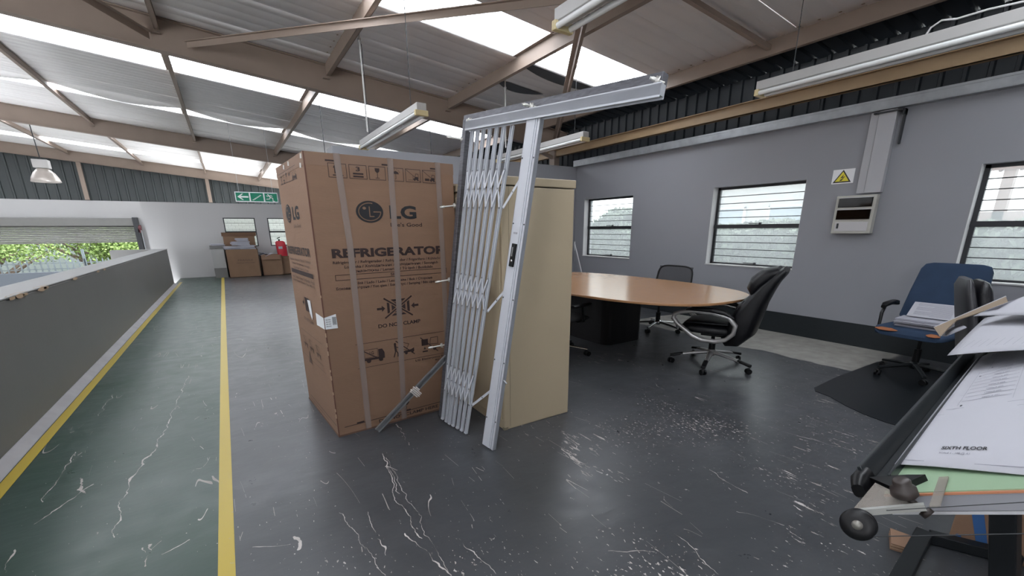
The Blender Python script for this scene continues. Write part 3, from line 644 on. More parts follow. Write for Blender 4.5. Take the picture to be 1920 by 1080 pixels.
for i in range(6): poly(b, [(o+0.055+i*0.034, 0.045+i*0.022), (o+0.095+i*0.034, 0.045+i*0.022), (o+0.095+i*0.034, 0.062+i*0.022), (o+0.055+i*0.034, 0.062+i*0.022)], PS2)
b.build('stairs', MATS['sign_white2'], t); b = MB(); o = 2*W_/3; disc(b, (o+0.10, H_-0.055), 0.016, PS2, 12)
pline(b, [(o+0.115, H_-0.075), (o+0.15, H_-0.12)], 0.032, PS2); pline(b, [(o+0.12, H_-0.08), (o+0.17, H_-0.07), (o+0.19, H_-0.10)], 0.014, PS2); pline(b, [(o+0.115, H_-0.08), (o+0.08, H_-0.10), (o+0.065, H_-0.08)], 0.014, PS2)
pline(b, [(o+0.15, H_-0.12), (o+0.20, H_-0.14), (o+0.20, 0.03), (o+0.23, 0.03)], 0.018, PS2); pline(b, [(o+0.15, H_-0.12), (o+0.12, H_-0.16), (o+0.06, H_-0.165)], 0.018, PS2)
b.build('running_figure', MATS['sign_white2'], t)
b = MB()
for xx in (sx0+0.1, sx1-0.1): b.cyl((xx, 13.51, zs1), (xx, 13.51, roofz(xx)), 0.004, 6)
b.build('hanging_chain', steel_m, t)
# ================================================================ refrigerator carton
BA = 0.0677743; BO = np.array((0.47, 3.09, 0)); bu = np.array((math.cos(BA), math.sin(BA), 0)); bv = np.array((-math.sin(BA), math.cos(BA), 0)); BW, BD, BH = 1.035, 0.95, 1.918
t = thing('refrigerator_carton', 'tall brown refrigerator carton printed LG REFRIGERATOR, strapped with clear tape', 'carton', BO)
bz = np.array((0, 0, 1.0))
MB().obox(BO+bz*0.004, bu*BW, bv*BD, bz*(BH-0.004)).build('carton_body', card_m, t, bevel=0.006)
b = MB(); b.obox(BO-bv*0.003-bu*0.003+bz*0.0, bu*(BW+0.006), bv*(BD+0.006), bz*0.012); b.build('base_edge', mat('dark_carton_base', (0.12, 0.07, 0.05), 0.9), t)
b = MB(); b.obox(BO-bv*0.0015+bz*(BH-0.075), bu*BW, bv*0.001, bz*0.075)
b.obox(BO-bu*0.0015+bz*(BH-0.075), bu*0.001, bv*BD, bz*0.075); b.build('top_flap_band', mat('cardboard_flap', (0.22, 0.135, 0.092), 0.7, var=0.08), t)
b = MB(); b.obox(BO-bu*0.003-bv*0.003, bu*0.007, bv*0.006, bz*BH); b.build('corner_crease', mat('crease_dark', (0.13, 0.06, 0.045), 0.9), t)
for z in (0.68, 0.62, 0.50, 0.44, 0.33, 0.2, 0.15, 0.75, 1.02): MB().obox(BO-bu*0.006-bv*0.005+bz*z, bu*0.006, bv*0.004, bz*(0.012+0.02*random.random())).build('torn_nick', cardin_m, t)
def PF(d): return lambda s, z: BO+bu*s-bv*d+bz*z
def PLf(d): return lambda s, z: BO+bv*(BD-s*BD/1.0)-bu*d+bz*z      # s from far edge (0) to corner (1) scaled
F1 = PF(0.0022); F2 = PF(0.0030); F3 = PF(0.0036)
b = MB()
IC = [(0.137, 0.249), (0.267, 0.380), (0.397, 0.508), (0.526, 0.637), (0.655, 0.766), (0.783, 0.893)]
for a, c in IC: pline(b, [(a, 1.777), (c, 1.777), (c, 1.860), (a, 1.860)], 0.0035, F1, True)
for a in (0.123, 0.487, 0.845): poly(b, [(a, 1.870), (a+0.056, 1.870), (a+0.056, 1.880), (a, 1.880)], F1)
def icons(b, P, ic=IC):
    def X(i, f): return ic[i][0]+(ic[i][1]-ic[i][0])*f
    for f in (0.36, 0.66):
        x = X(0, f); poly(b, [(x-0.0035, 1.80), (x+0.0035, 1.80), (x+0.0035, 1.836), (x-0.0035, 1.836)], P); poly(b, [(x-0.011, 1.834), (x+0.011, 1.834), (x, 1.852)], P)
    poly(b, [(X(0, .22), 1.787), (X(0, .8), 1.787), (X(0, .8), 1.794), (X(0, .22), 1.794)], P)
    put_text(b, '3', (X(1, .38), 1.822, X(1, .62), 1.850), P, 0.03)
    for z in (1.785, 1.802): poly(b, [(X(1, .2), z), (X(1, .8), z), (X(1, .8), z+0.010), (X(1, .2), z+0.010)], P)
    x = X(2, .5); poly(b, [(x-0.016, 1.850), (x-0.015, 1.832), (x-0.006, 1.822), (x+0.006, 1.822), (x+0.015, 1.832), (x+0.016, 1.850)], P); poly(b, [(x-0.002, 1.79), (x+0.002, 1.79), (x+0.002, 1.823), (x-0.002, 1.823)], P); poly(b, [(x-0.014, 1.786), (x+0.014, 1.786), (x+0.014, 1.790), (x-0.014, 1.790)], P)
    x = X(3, .5); poly(b, [(x-0.024, 1.822), (x-0.018, 1.834), (x, 1.842), (x+0.018, 1.834), (x+0.024, 1.822)], P); pline(b, [(x, 1.824), (x, 1.792), (x-0.006, 1.788)], 0.003, P)
    for dx, dz in ((-.02, .846), (-.008, .852), (.008, .853), (.02, .848), (.026, .838)): pline(b, [(x+dx, 1+dz), (x+dx+0.004, 1+dz-0.006)], 0.002, P)
    for i in (4, 5):
        pline(b, [(ic[i][0], 1.858), (ic[i][1], 1.779)], 0.003, P); x = X(i, .52)
        poly(b, [(x-0.002, 1.792), (x+0.034, 1.792), (x+0.038, 1.806), (x+0.03, 1.812), (x+0.012, 1.812), (x+0.006, 1.802), (x-0.002, 1.80)], P); pline(b, [(x+0.012, 1.812), (x+0.018, 1.832), (x+0.036, 1.830), (x+0.036, 1.81)], 0.003, P)
        for dx in (0.008, 0.03): disc(b, (x+dx, 1.791), 0.006, P, 12)
        if i == 4: pline(b, [(x-0.04, 1.789), (x-0.004, 1.789), (x-0.004, 1.82)], 0.002, P)
        else: poly(b, [(x-0.04, 1.79), (x-0.006, 1.79), (x-0.006, 1.806), (x-0.04, 1.806)], P)
icons(b, F1); b.build('handling_symbols', ink_m, t, kind='stuff')
def lg_logo(P1, P2, cx, cz, r, sx=1.0):
    b = MB(); disc(b, (cx, cz), r*1.32*sx, P1, 40, r); b.build('logo_disc', inkb_m, t)
    b = MB(); e = 1.32*sx; arc(b, (cx, cz), r*0.80*e, r*0.80, 75, 360, r*0.09, P2, 40); pline(b, [(cx+r*0.80*e, cz), (cx+r*0.30*e, cz)], r*0.09, P2); pline(b, [(cx-0.02*r, cz+r*0.45), (cx-0.02*r, cz-r*0.42), (cx+r*0.28*e, cz-r*0.42)], r*0.09, P2); disc(b, (cx-r*0.38*e, cz+r*0.33), r*0.13*e, P2, 16, r*0.13); b.build('logo_face_line', card_m, t)
lg_logo(F1, F2, 0.377, 1.570, 0.071)
b = MB(); put_text(b, 'LG', (0.516, 1.525, 0.716, 1.616), F1, 0.035); b.build('brand_lettering', inkb_m, t)
b = MB(); put_text(b, "Life's Good", (0.516, 1.473, 0.755, 1.50), F1, 0.012); b.build('slogan_lettering', ink_m, t); b = MB(); put_text(b, 'REFRIGERATOR', (0.098, 1.272, 0.935, 1.333), F1, 0.045); b.build('heading_lettering', ink_m, t)
b = MB()
put_text(b, 'Réfrigérateur / Refrigerador / Refrigerador / Frigorifero / Kühlschrank', (0.098, 1.228, 0.935, 1.252), F1, 0.01)
put_text(b, 'Lodówka / Холодильник / Холодильник / Sovutgich', (0.170, 1.197, 0.868, 1.222), F1, 0.015)
put_text(b, 'Тоңазытқыш / Lemari Es / Tủ lạnh / Buzdolabı', (0.217, 1.167, 0.821, 1.193), F1, 0.015)
pline(b, [(0.104, 1.125), (0.937, 1.129), (0.937, 1.163), (0.104, 1.160)], 0.0035, F1, True); put_text(b, 'SIDE', (0.487, 1.134, 0.559, 1.154), F1, 0.02)
put_text(b, 'Côté / Lado / Lado / Lato / Seite / Bok / Сторона', (0.226, 1.086, 0.812, 1.109), F1, 0.015)
put_text(b, 'Бокова поверхня / Yon qism / Бағалпус / Samping / Bên cạnh / Yan', (0.101, 1.055, 0.900, 1.079), F1, 0.015)
put_text(b, 'DO NOT CLAMP', (0.362, 0.762, 0.693, 0.790), F1, 0.025)
put_text(b, 'LG Electronics Inc.', (0.631, 0.458, 0.90, 0.474), F1, 0.012); put_text(b, 'Made in Korea', (0.80, 0.435, 0.90, 0.449), F1, 0.01)
put_text(b, 'DO NOT CLAMP HERE', (0.30, 0.030, 0.80, 0.056), F1, 0.02)
for z in (0.666, 0.486): pline(b, [(0.187, z), (0.89, z)], 0.003, F1)
pline(b, [(0.048, 0.066), (0.99, 0.073)], 0.005, F1); poly(b, [(0.135, 0.066), (0.19, 0.066), (0.19, 0.080), (0.135, 0.080)], F1); poly(b, [(0.50, 0.066), (0.56, 0.066), (0.56, 0.080), (0.50, 0.080)], F1)
x = 0.525; poly(b, [(x-0.03, 0.165), (x-0.026, 0.135), (x-0.01, 0.118), (x+0.01, 0.118), (x+0.026, 0.135), (x+0.03, 0.165)], F1); pline(b, [(x, 0.118), (x, 0.09)], 0.006, F1)
b.build('printed_lines', ink_m, t, kind='stuff')
b = MB()
poly(b, [(0.364, 0.894), (0.40, 0.894), (0.40, 0.880), (0.425, 0.902), (0.40, 0.924), (0.40, 0.910), (0.364, 0.910)], F1); poly(b, [(0.685, 0.894), (0.652, 0.894), (0.652, 0.880), (0.626, 0.902), (0.652, 0.924), (0.652, 0.910), (0.685, 0.910)], F1)
poly(b, [(0.440, 0.862), (0.458, 0.866), (0.458, 0.938), (0.440, 0.943)], F1); poly(b, [(0.594, 0.866), (0.613, 0.860), (0.613, 0.945), (0.594, 0.938)], F1)
poly(b, [(0.474, 0.865), (0.580, 0.865), (0.580, 0.94), (0.474, 0.94)], F1); poly(b, [(0.490, 0.945), (0.565, 0.945), (0.585, 0.962), (0.47, 0.962)], F1); poly(b, [(0.47, 0.842), (0.585, 0.842), (0.565, 0.858), (0.49, 0.858)], F1); b.build('clamp_symbol', ink_m, t)
b = MB(); pline(b, [(0.423, 0.972), (0.629, 0.832)], 0.022, F2); pline(b, [(0.423, 0.832), (0.629, 0.972)], 0.022, F2); b.build('cross_gap', card_m, t)
b = MB(); pline(b, [(0.423, 0.972), (0.629, 0.832)], 0.011, F3); pline(b, [(0.423, 0.832), (0.629, 0.972)], 0.011, F3); b.build('cross', ink_m, t)
b = MB()
def truck(x, z, k=1.0):
    pline(b, [(x, z+0.035), (x+0.10, z+0.035), (x+0.10, z+0.095), (x, z+0.095)], 0.003, F1, True); poly(b, [(x-0.005, z+0.015), (x+0.15, z+0.015), (x+0.15, z+0.03), (x-0.005, z+0.03)], F1)
    poly(b, [(x+0.105, z+0.03), (x+0.15, z+0.03), (x+0.15, z+0.06), (x+0.135, z+0.088), (x+0.105, z+0.088)], F1)
    for dx in (0.03, 0.12): disc(b, (x+dx, z+0.012), 0.017, F1, 16)
    put_text(b, 'LG', (x+0.04, z+0.055, x+0.07, z+0.08), F1, 0.02); pline(b, [(x-0.02, z+0.10), (x+0.13, z+0.0)], 0.007, F1)
truck(0.240, 0.52)
disc(b, (0.475, 0.625), 0.009, F1, 12); pline(b, [(0.475, 0.612), (0.478, 0.575)], 0.016, F1); pline(b, [(0.478, 0.575), (0.462, 0.528)], 0.008, F1); pline(b, [(0.480, 0.575), (0.494, 0.55), (0.492, 0.528)], 0.008, F1); pline(b, [(0.478, 0.603), (0.515, 0.588)], 0.006, F1)
pline(b, [(0.51, 0.585), (0.56, 0.565), (0.585, 0.610), (0.535, 0.630)], 0.003, F1, True); poly(b, [(0.53, 0.545), (0.625, 0.545), (0.625, 0.575), (0.60, 0.565), (0.53, 0.558)], F1); disc(b, (0.56, 0.542), 0.012, F1, 14); disc(b, (0.61, 0.542), 0.009, F1, 14); pline(b, [(0.485, 0.645), (0.625, 0.525)], 0.007, F1)
pline(b, [(0.685, 0.640), (0.825, 0.515)], 0.007, F1); poly(b, [(0.69, 0.575), (0.745, 0.575), (0.745, 0.625), (0.69, 0.625)], F1); pline(b, [(0.76, 0.58), (0.77, 0.63), (0.83, 0.63), (0.83, 0.575)], 0.004, F1, True); poly(b, [(0.705, 0.545), (0.725, 0.545), (0.715, 0.565)], F1); poly(b, [(0.695, 0.522), (0.74, 0.522), (0.74, 0.532), (0.695, 0.532)], F1); disc(b, (0.80, 0.54), 0.015, F1, 14)
b.build('transport_symbols', ink_m, t, kind='stuff')
# left face print (s measured from far edge to near corner)
def LP(d): return lambda q, z: BO+bv*(0.95-q)-bu*d+bz*z     # q: distance from far edge
G1, G2 = LP(0.0022), LP(0.003)
q = lambda v: 0.95-v*0.95/1.0
lg_logo(G1, G2, 0.95-0.698, 1.575, 0.066, 1.1)
b = MB(); put_text(b, 'LG', (0.95-0.545, 1.525, 0.95-0.33, 1.617), G1, 0.035); b.build('side_brand_lettering', inkb_m, t)
b = MB(); put_text(b, "Life's Good", (0.95-0.56, 1.472, 0.95-0.325, 1.497), G1, 0.012)
for i in range(3): put_text(b, ['Réfrigérateur / Refrigerador / Frigorifero / Kühlschrank', 'Lodówka / Холодильник / Sovutgich', 'Тоңазытқыш / Lemari Es / Tủ lạnh'][i], (0.06+0.05*i, 1.225-0.031*i, 0.78-0.05*i, 1.248-0.031*i), G1, 0.01)
for i in range(2): put_text(b, ['Avant / Frente / Fronte / Vorderseite / Przód', 'Лицевая сторона / Old tomoni / Depan / Mặt trước'][i], (0.06, 1.09-0.031*i, 0.81, 1.115-0.031*i), G1, 0.01)
for i, x in enumerate((0.18, 0.33, 0.48, 0.6)): put_text(b, '↑', (x, 0.56, x+0.06, 0.64), G1, 0.02) if False else None
pline(b, [(0.1, 0.668), (0.80, 0.668)], 0.003, G1); pline(b, [(0.0+0.02, 0.448), (0.80, 0.448)], 0.003, G1)
put_text(b, 'DO NOT CLAMP', (0.30, 0.775, 0.62, 0.80), G1, 0.02); put_text(b, 'LG Electronics Inc.', (0.52, 0.49, 0.76, 0.505), G1, 0.01)
for x in (0.16, 0.36, 0.58):
    poly(b, [(x, 0.55), (x+0.13, 0.55), (x+0.13, 0.565), (x, 0.565)], G1); pline(b, [(x, 0.62), (x+0.13, 0.53)], 0.008, G1); pline(b, [(x+0.02, 0.57), (x+0.02, 0.62), (x+0.1, 0.62), (x+0.1, 0.57)], 0.003, G1); disc(b, (x+0.03, 0.542), 0.014, G1, 12); disc(b, (x+0.11, 0.542), 0.014, G1, 12)
poly(b, [(0.26, 0.41), (0.38, 0.41), (0.32, 0.52)], G1)
b.build('side_small_print', fade_m, t, kind='stuff')
b = MB(); put_text(b, 'REFRIGERATOR', (0.045, 1.275, 0.80, 1.335), G1, 0.03); b.build('side_heading_lettering', ink_m, t); b = MB(); poly(b, [(0.06, 1.13), (0.80, 1.13), (0.80, 1.162), (0.06, 1.162)], G1)
poly(b, [(0.41, 0.86), (0.56, 0.86), (0.56, 0.965), (0.41, 0.965)], G1); poly(b, [(0.33, 0.905), (0.355, 0.905), (0.355, 0.89), (0.385, 0.915), (0.355, 0.94), (0.355, 0.925), (0.33, 0.925)], G1)
pline(b, [(0.12, 0.072), (0.93, 0.082)], 0.005, G1); pline(b, [(0.1, 0.04), (0.7, 0.045)], 0.004, G1)
pline(b, [(0.12, 1.787), (0.70, 1.783)], 0.003, G1); pline(b, [(0.06, 1.861), (0.69, 1.866)], 0.003, G1)
IL = [(0.13, 0.2), (0.23, 0.30), (0.33, 0.40), (0.43, 0.50), (0.53, 0.60), (0.62, 0.69)]; icons(b, G1, IL); put_text(b, 'FRONT', (0.38, 1.138, 0.47, 1.154), G2, 0.01)
b.build('side_symbols', ink_m, t, kind='stuff')
# clear tape straps
for pts in ([(0.195, 1.92), (0.221, 1.364), (0.217, 0.012)], [(0.548, 1.92), (0.542, 1.317), (0.500, 0.012)], [(0.905, 1.92), (0.912, 1.306), (0.911, 0.30), (0.905, 0.012)]):
    b = MB(); w = 0.021; P = PF(0.0046)
    for (a, c), (e, f) in zip(pts[:-1], pts[1:]): poly(b, [(a-w, c), (a+w, c), (e+w, f), (e-w, f)], P)
    a = pts[0][0]; b.add([BO+bu*(a-w)-bv*0.0046+bz*(BH+0.002), BO+bu*(a+w)-bv*0.0046+bz*(BH+0.002), BO+bu*(a+w)+bv*0.3+bz*(BH+0.002), BO+bu*(a-w)+bv*0.3+bz*(BH+0.002)], [(0, 1, 2, 3)])
    b.build('tape_strap', tape_m, t)
for (qq, z) in ((0.47, 1.885), (0.87, 1.885), (0.83, 1.835), (0.30, 1.88)): b = MB(); poly(b, [(qq, z), (qq+0.05, z-0.006), (qq+0.055, z+0.022), (qq+0.01, z+0.027)], LP(0.004)); b.build('torn_tape', mat('torn_paper_white', (0.5, 0.47, 0.44), 0.6), t)
lab_m = mat('label_paper', (0.72, 0.74, 0.76), 0.5)
b = MB(); poly(b, [(0.0, 0.805), (0.081, 0.804), (0.077, 0.903), (0.0, 0.885)], PF(0.005)); poly(b, [(0.95-0.215, 0.80), (0.955, 0.805), (0.955, 0.885), (0.95-0.209, 0.89)], LP(0.005)); lb = b.build('shipping_label', lab_m, t)
b = MB(); P = PF(0.0055)
for i in range(9): poly(b, [(0.050+i*0.003, 0.83), (0.0515+i*0.003, 0.83), (0.0515+i*0.003, 0.885), (0.050+i*0.003, 0.885)], P)
for i in range(4): put_text(b, 'KRN 4012', (0.008, 0.82+i*0.015, 0.04, 0.828+i*0.015), P, 0.02)
b.build('label_print', inkb_m, lb)
b = MB(); poly(b, [(0.95-0.435, 0.953), (0.95-0.336, 0.961), (0.95-0.325, 0.84), (0.95-0.35, 0.815), (0.95-0.40, 0.86)], LP(0.005)); b.build('peeling_label', lab_m, t)
# second carton behind
b = MB(); b.box((1.60, 3.62, 0.002), (2.35, 4.4, 1.83)); c2 = thing('spare_carton', 'plain brown carton standing behind the refrigerator carton', 'carton', (1.9, 4, 0))
b.build('carton_body', card2_m, c2, bevel=0.005); b = MB(); b.box((1.60, 3.617, 1.76), (2.35, 3.6195, 1.83)); b.build('top_flap_band', card_m, c2)

# ================================================================ metal cupboard
K = [(1.535, 2.525), (2.145, 2.515)]; kx0, kx1, ky0, ky1, kh = 1.535, 2.145, 2.52, 3.42, 1.78
t = thing('steel_cupboard', 'cream painted steel stationery cupboard standing behind the gate', 'cupboard', ((kx0+kx1)/2, (ky0+ky1)/2, 0))
MB().box((kx0, ky0, 0.0), (kx1, ky1, kh-0.06)).build('body', cream_m, t, bevel=0.006)
MB().box((kx0-0.008, ky0-0.008, kh-0.055), (kx1+0.008, ky1+0.008, kh)).build('top_cap', cream_m, t, bevel=0.006)
for a, c in ((ky0+0.02, (ky0+ky1)/2-0.004), ((ky0+ky1)/2+0.004, ky1-0.02)):
    d = MB().box((kx0-0.014, a, 0.08), (kx0, c, kh-0.09)).build('door', cream_m, t, bevel=0.003)
    e = c-0.05 if a < 2.9 else a+0.05
    if a < 2.9: MB().box((kx0-0.035, e-0.01, 0.85), (kx0-0.014, e+0.01, 0.98)).build('handle', chrome_m, d, bevel=0.003)
b = MB(); b.box((kx0+0.05, ky0-0.0015, 0.02), (kx0+0.052, ky0, kh-0.06)); b.box((kx0-0.004, ky0-0.004, 0), (kx0+0.03, ky0+0.02, 0.02)); b.build('seam', mat('cream_shadow', (0.24, 0.21, 0.15), 0.5), t)
# ================================================================ security gate
G0 = np.array((1.221, 2.985, 0)); gv = np.array((.132, -.043, .99)); gv /= np.linalg.norm(gv); gu = np.array((.179, -.982, -.067)); gu -= gv*(gu @ gv); gu /= np.linalg.norm(gu); gn = np.cross(gu, gv)   # points to -x side?
if gn[0] > 0: gn = -gn
def gp(x, y, off=0.0): return on_plane(x, y, G0+gn*off, gn)
t = thing('security_gate', 'white folding trellis security gate leaning on the cupboard in a dark steel frame', 'gate', (1.25, 2.8, 0))
a, c = gp(829, 781), gp(876, 226)
a[2] = max(a[2], 0.004)
dn = (c-a)/np.linalg.norm(c-a)
MB().obox(a-gu*0.022-gn*0.03, gu*0.04, -gn*-0.05, c-a).build('side_frame_bar', darksteel_m, t, bevel=0.003)
p0, p1 = gp(876, 233), gp(1244, 160)
MB().obox(p0-gv*0.0-gn*0.03-gu*0.02, (p1-p0)+gu*0.02, gn*0.05, gv*0.052).build('top_frame_bar', darksteel_m, t, bevel=0.003)
q0, q1 = gp(881, 242, .02), gp(1246, 178, .02)
b = MB(); b.obox(q0-gv*0.012, q1-q0, gn*0.042, gv*0.05); b.obox(q0-gv*0.020+gn*0.036, q1-q0, gn*0.006, gv*0.062); b.obox(q0-gv*0.020, q1-q0, gn*0.006, gv*0.02); b.build('top_track', white_m, t, bevel=0.002)
tops = [(888, 246), (898, 245), (909, 243), (921, 241), (934, 239), (947, 238), (963, 236)]; bots = [(832, 784), (839, 789), (845, 794), (852, 798), (860, 804), (868, 811), (876, 820)]
SL = []
for (tx, ty), (bx_, by_) in zip(tops, bots):
    A, B = gp(bx_, by_, 0.02), gp(tx, ty, 0.02); A[2] = max(A[2], 0.02); SL.append((A, B)); d = (B-A)/np.linalg.norm(B-A); sd = np.cross(d, gn); sd /= np.linalg.norm(sd)
    b = MB(); w = 0.0122
    b.obox(A-sd*w, sd*2*w, gn*0.003, B-A); b.obox(A-sd*w, sd*0.003, gn*0.016, B-A); b.obox(A+sd*(w-0.003), sd*0.003, gn*0.016, B-A)
    s = b.build('slat', white_m, t); MB().obox(A-sd*(w+0.001)-d*0.008, sd*(2*w+0.002), gn*0.02, d*0.012).build('end_plug', white_m, s, bevel=0.002)
# lattice rows
def on_slat(i, f): A, B = SL[i]; return A+(B-A)*f
rows = []
def frac(i, x, y):
    A, B = SL[i]; P = gp(x, y, 0.02); d = B-A; return float((P-A) @ d/(d @ d))
ROWS = [((884, 322), (868, 389), (948, 318), (938, 390)), ((858, 511), (848, 566), (922, 524), (913, 582)), ((838, 680), (833, 728), (893, 702), (886, 760))]
for (tl, bl, tr_, br) in ROWS:
    f0t, f0b, f6t, f6b = frac(0, *tl), frac(0, *bl), frac(6, *tr_), frac(6, *br)
    ft = lambda i: f0t+(f6t-f0t)*i/6; fb = lambda i: f0b+(f6b-f0b)*i/6; fm = lambda i: (ft(i)+fb(i))/2
    def strip(pts, off, name='lattice_strip'):
        for P, Q in zip(pts[:-1], pts[1:]): pass
        P, Q = pts[0]+gn*off, pts[-1]+gn*off; b = MB(); b.bar(P, Q, 0.013, 0.0025, gn); s = b.build(name, white_m, t)
        for k in pts: MB().lathe([(0.0, 0.006), (0.004, 0.005), (0.006, 0.002), (0.006, 0)], k+gn*off, gn, 8).build('rivet', mat('rivet_steel', (0.3, 0.3, 0.32), 0.35, 0.8), s)
    for i in range(6):
        mid_ = (on_slat(i, fm(i))+on_slat(i+1, fm(i+1)))/2
        strip([on_slat(i+1, ft(i+1)), mid_, on_slat(i, fb(i))], 0.0205); strip([on_slat(i, ft(i)), mid_, on_slat(i+1, fb(i+1))], 0.0170)
LK = [((981, 327), (943, 390)), ((950, 541), (914, 584)), ((925, 729), (885, 760))]
for (pa, pb_) in LK:
    P, Q = gp(*pa, 0.035), gp(*pb_, 0.042); b = MB(); b.bar(P, Q, 0.017, 0.003, gn); s = b.build('link_strip', white_m, t); 
    for k in (P, Q, (P+Q)/2): MB().lathe([(0, 0.006), (0.005, 0.004), (0.006, 0)], k, gn, 8).build('rivet', MATS['rivet_steel'], s)
# lock stile
A, B = gp(920, 840, 0.02), gp(1007, 226, 0.02); A[2] = 0.006; d = (B-A)/np.linalg.norm(B-A); sd = np.cross(d, gn); sd /= np.linalg.norm(sd)
if sd @ gu < 0: sd = -sd
b = MB(); w = 0.056
b.obox(A-sd*w, sd*2*w, gn*0.004, B-A); b.obox(A-sd*w, sd*0.004, gn*0.03, B-A); b.obox(A+sd*(w-0.004), sd*0.004, gn*0.03, B-A)
b.obox(A-sd*w, sd*0.072, gn*0.03, B-A); b.obox(A+sd*0.015, sd*0.009, gn*0.026, B-A); b.obox(A+sd*0.024, sd*0.008, gn*0.030, B-A); b.obox(A+sd*0.031, sd*0.009, gn*0.024, B-A); b.obox(A+sd*0.040, sd*0.016, gn*0.03, B-A)
st = b.build('lock_stile', white_m, t)
r = MB()
for f in (0.1, 0.3, 0.5, 0.72, 0.9):
    for e in (-0.046, 0.046): r.lathe([(0, 0.003), (0.004, 0.002), (0.005, 0)], A+(B-A)*f+sd*e+gn*0.031, gn, 8)
r.build('screw_holes', frame_m, st)
P, Q = gp(959, 500, 0.052), gp(966, 457, 0.052); b = MB(); b.bar(P, Q, 0.036, 0.022, gn); lk = b.build('lock', black_m, t, bevel=0.003)
b = MB(); b.lathe([(0, 0.014), (0.009, 0.012), (0.009, 0)], P+(Q-P)*0.25, gn, 12); b.build('keyhole', chrome_m, lk); b = MB(); b.bar(P+(Q-P)*0.45+gn*0.012, P+(Q-P)*0.85+gn*0.012, 0.007, 0.008, gn); b.build('lock_slot', mat('slot_grey', (0.2,)*3), lk)
P = gp(966, 437, 0.053); MB().bar(P-sd*0.016, P+sd*0.016, 0.011, 0.002, gn).build('maker_sticker', mat('grey_sticker', (0.3, 0.3, 0.33), 0.5), t)
# anchor bolts
def bolt(x, y, dirv, L=0.11, off=0.0):
    P = gp(x, y, off); dirv = np.array(dirv, float); dirv /= np.linalg.norm(dirv); b = MB(); b.tube([P-dirv*0.02, P+dirv*L], 0.006, 8); b.lathe([(0, 0.012), (0.017, 0.012), (0.017, 0.002), (0.02, 0), (0.02, -0.004), (0, -0.004)], P+dirv*0.012, dirv, 10); b.lathe([(0.009, 0), (0.010, 0.004), (0.010, 0.022), (0.006, 0.03)], P+dirv*(L-0.035), dirv, 8); b.build('anchor_bolt', mat('zinc_bolt', (0.60, 0.59, 0.56), 0.35, 0.7), t)
out = gn*0.8-gu*0.6
bolt(870, 262, out, 0.12); bolt(856, 385, out-gv*0.25, 0.12); bolt(846, 524, out-gv*0.3, 0.12); bolt(832, 647, out-gv*0.3, 0.12)
bolt(884, 228, gn, 0.04, 0.03); bolt(1001, 200, gn-gu*0.6, 0.07, 0.03); bolt(1238, 153, gn-gu*1.0+gv*0.3, 0.05, 0.02)
b = MB(); P = A+(B-A)*0.245+sd*(w-0.004)+gn*0.02; b.tube([P, P+sd*0.035-gv*0.012], 0.004, 8); b.build('bolt_pin', white_m, t)
# galvanised channel leaning against the gate
A = on_y(706, 803, 3.03); A[2] = 0.012; B = on_y(850, 654, 2.955); d = (B-A)/np.linalg.norm(B-A); n_ = np.array((0, -1.0, 0)); sd = np.cross(d, n_); sd /= np.linalg.norm(sd)
t = thing('galvanised_channel', 'short galvanised steel channel propped diagonally against the carton and gate', 'metal channel', (A[0], A[1], 0))
b = MB(); b.obox(A-sd*0.02, sd*0.04, n_*0.002, B-A); b.obox(A-sd*0.02, sd*0.002, n_*0.018, B-A); b.obox(A+sd*0.018, sd*0.002, n_*0.018, B-A); b.obox(A-sd*0.02+n_*0.018, sd*0.010, n_*0.002, B-A); b.obox(A+sd*0.010+n_*0.018, sd*0.010, n_*0.002, B-A); b.build('channel', mat('dull_galvanised', (0.33, 0.34, 0.35), 0.4, 0.7, var=0.25, vscale=20), t)
P = A+(B-A)*0.47+n_*0.015; b = MB()
for k in range(4):
    a_ = d*(-0.02+0.013*k); b.obox(P+a_-sd*(0.03+0.006*(k % 2))-n_*0.005, d*0.010, sd*(0.072+0.012*(k % 2)), n_*(0.028+0.006*(k % 3)))
b.obox(P+d*0.03-sd*0.02, d*0.012, sd*0.03, n_*0.03); b.build('crumpled_clip', mat('crumpled_white_plastic', (0.66, 0.60, 0.58), 0.6), t, bevel=0.004)
# ================================================================ conference table
t = thing('conference_table', 'oval beech-topped conference table on a black pedestal', 'table', (4.2, 4.25, 0))
def oval(cx, cy, a, b_, n, ex): return [(cx+a*math.copysign(abs(math.cos(u))**(2/ex), math.cos(u)), cy+b_*math.copysign(abs(math.sin(u))**(2/ex), math.sin(u))) for u in np.linspace(0, 2*math.pi, n+1)[:-1]]
b = MB(); b.prism([(x, y, 0.715) for x, y in oval(4.2, 4.22, 0.99, 1.78, 72, 2.7)], (0, 0, 0.026)); b.build('tabletop', wood_m, t, bevel=0.006)
for y0, y1, nm in ((3.85, 5.5, 'pedestal'),):
    b = MB(); b.prism([(x, y, 0.0) for x, y in oval(4.22, (y0+y1)/2, 0.34, (y1-y0)/2, 24, 9)], (0, 0, 0.714)); b.build(nm, darkwood_m, t)
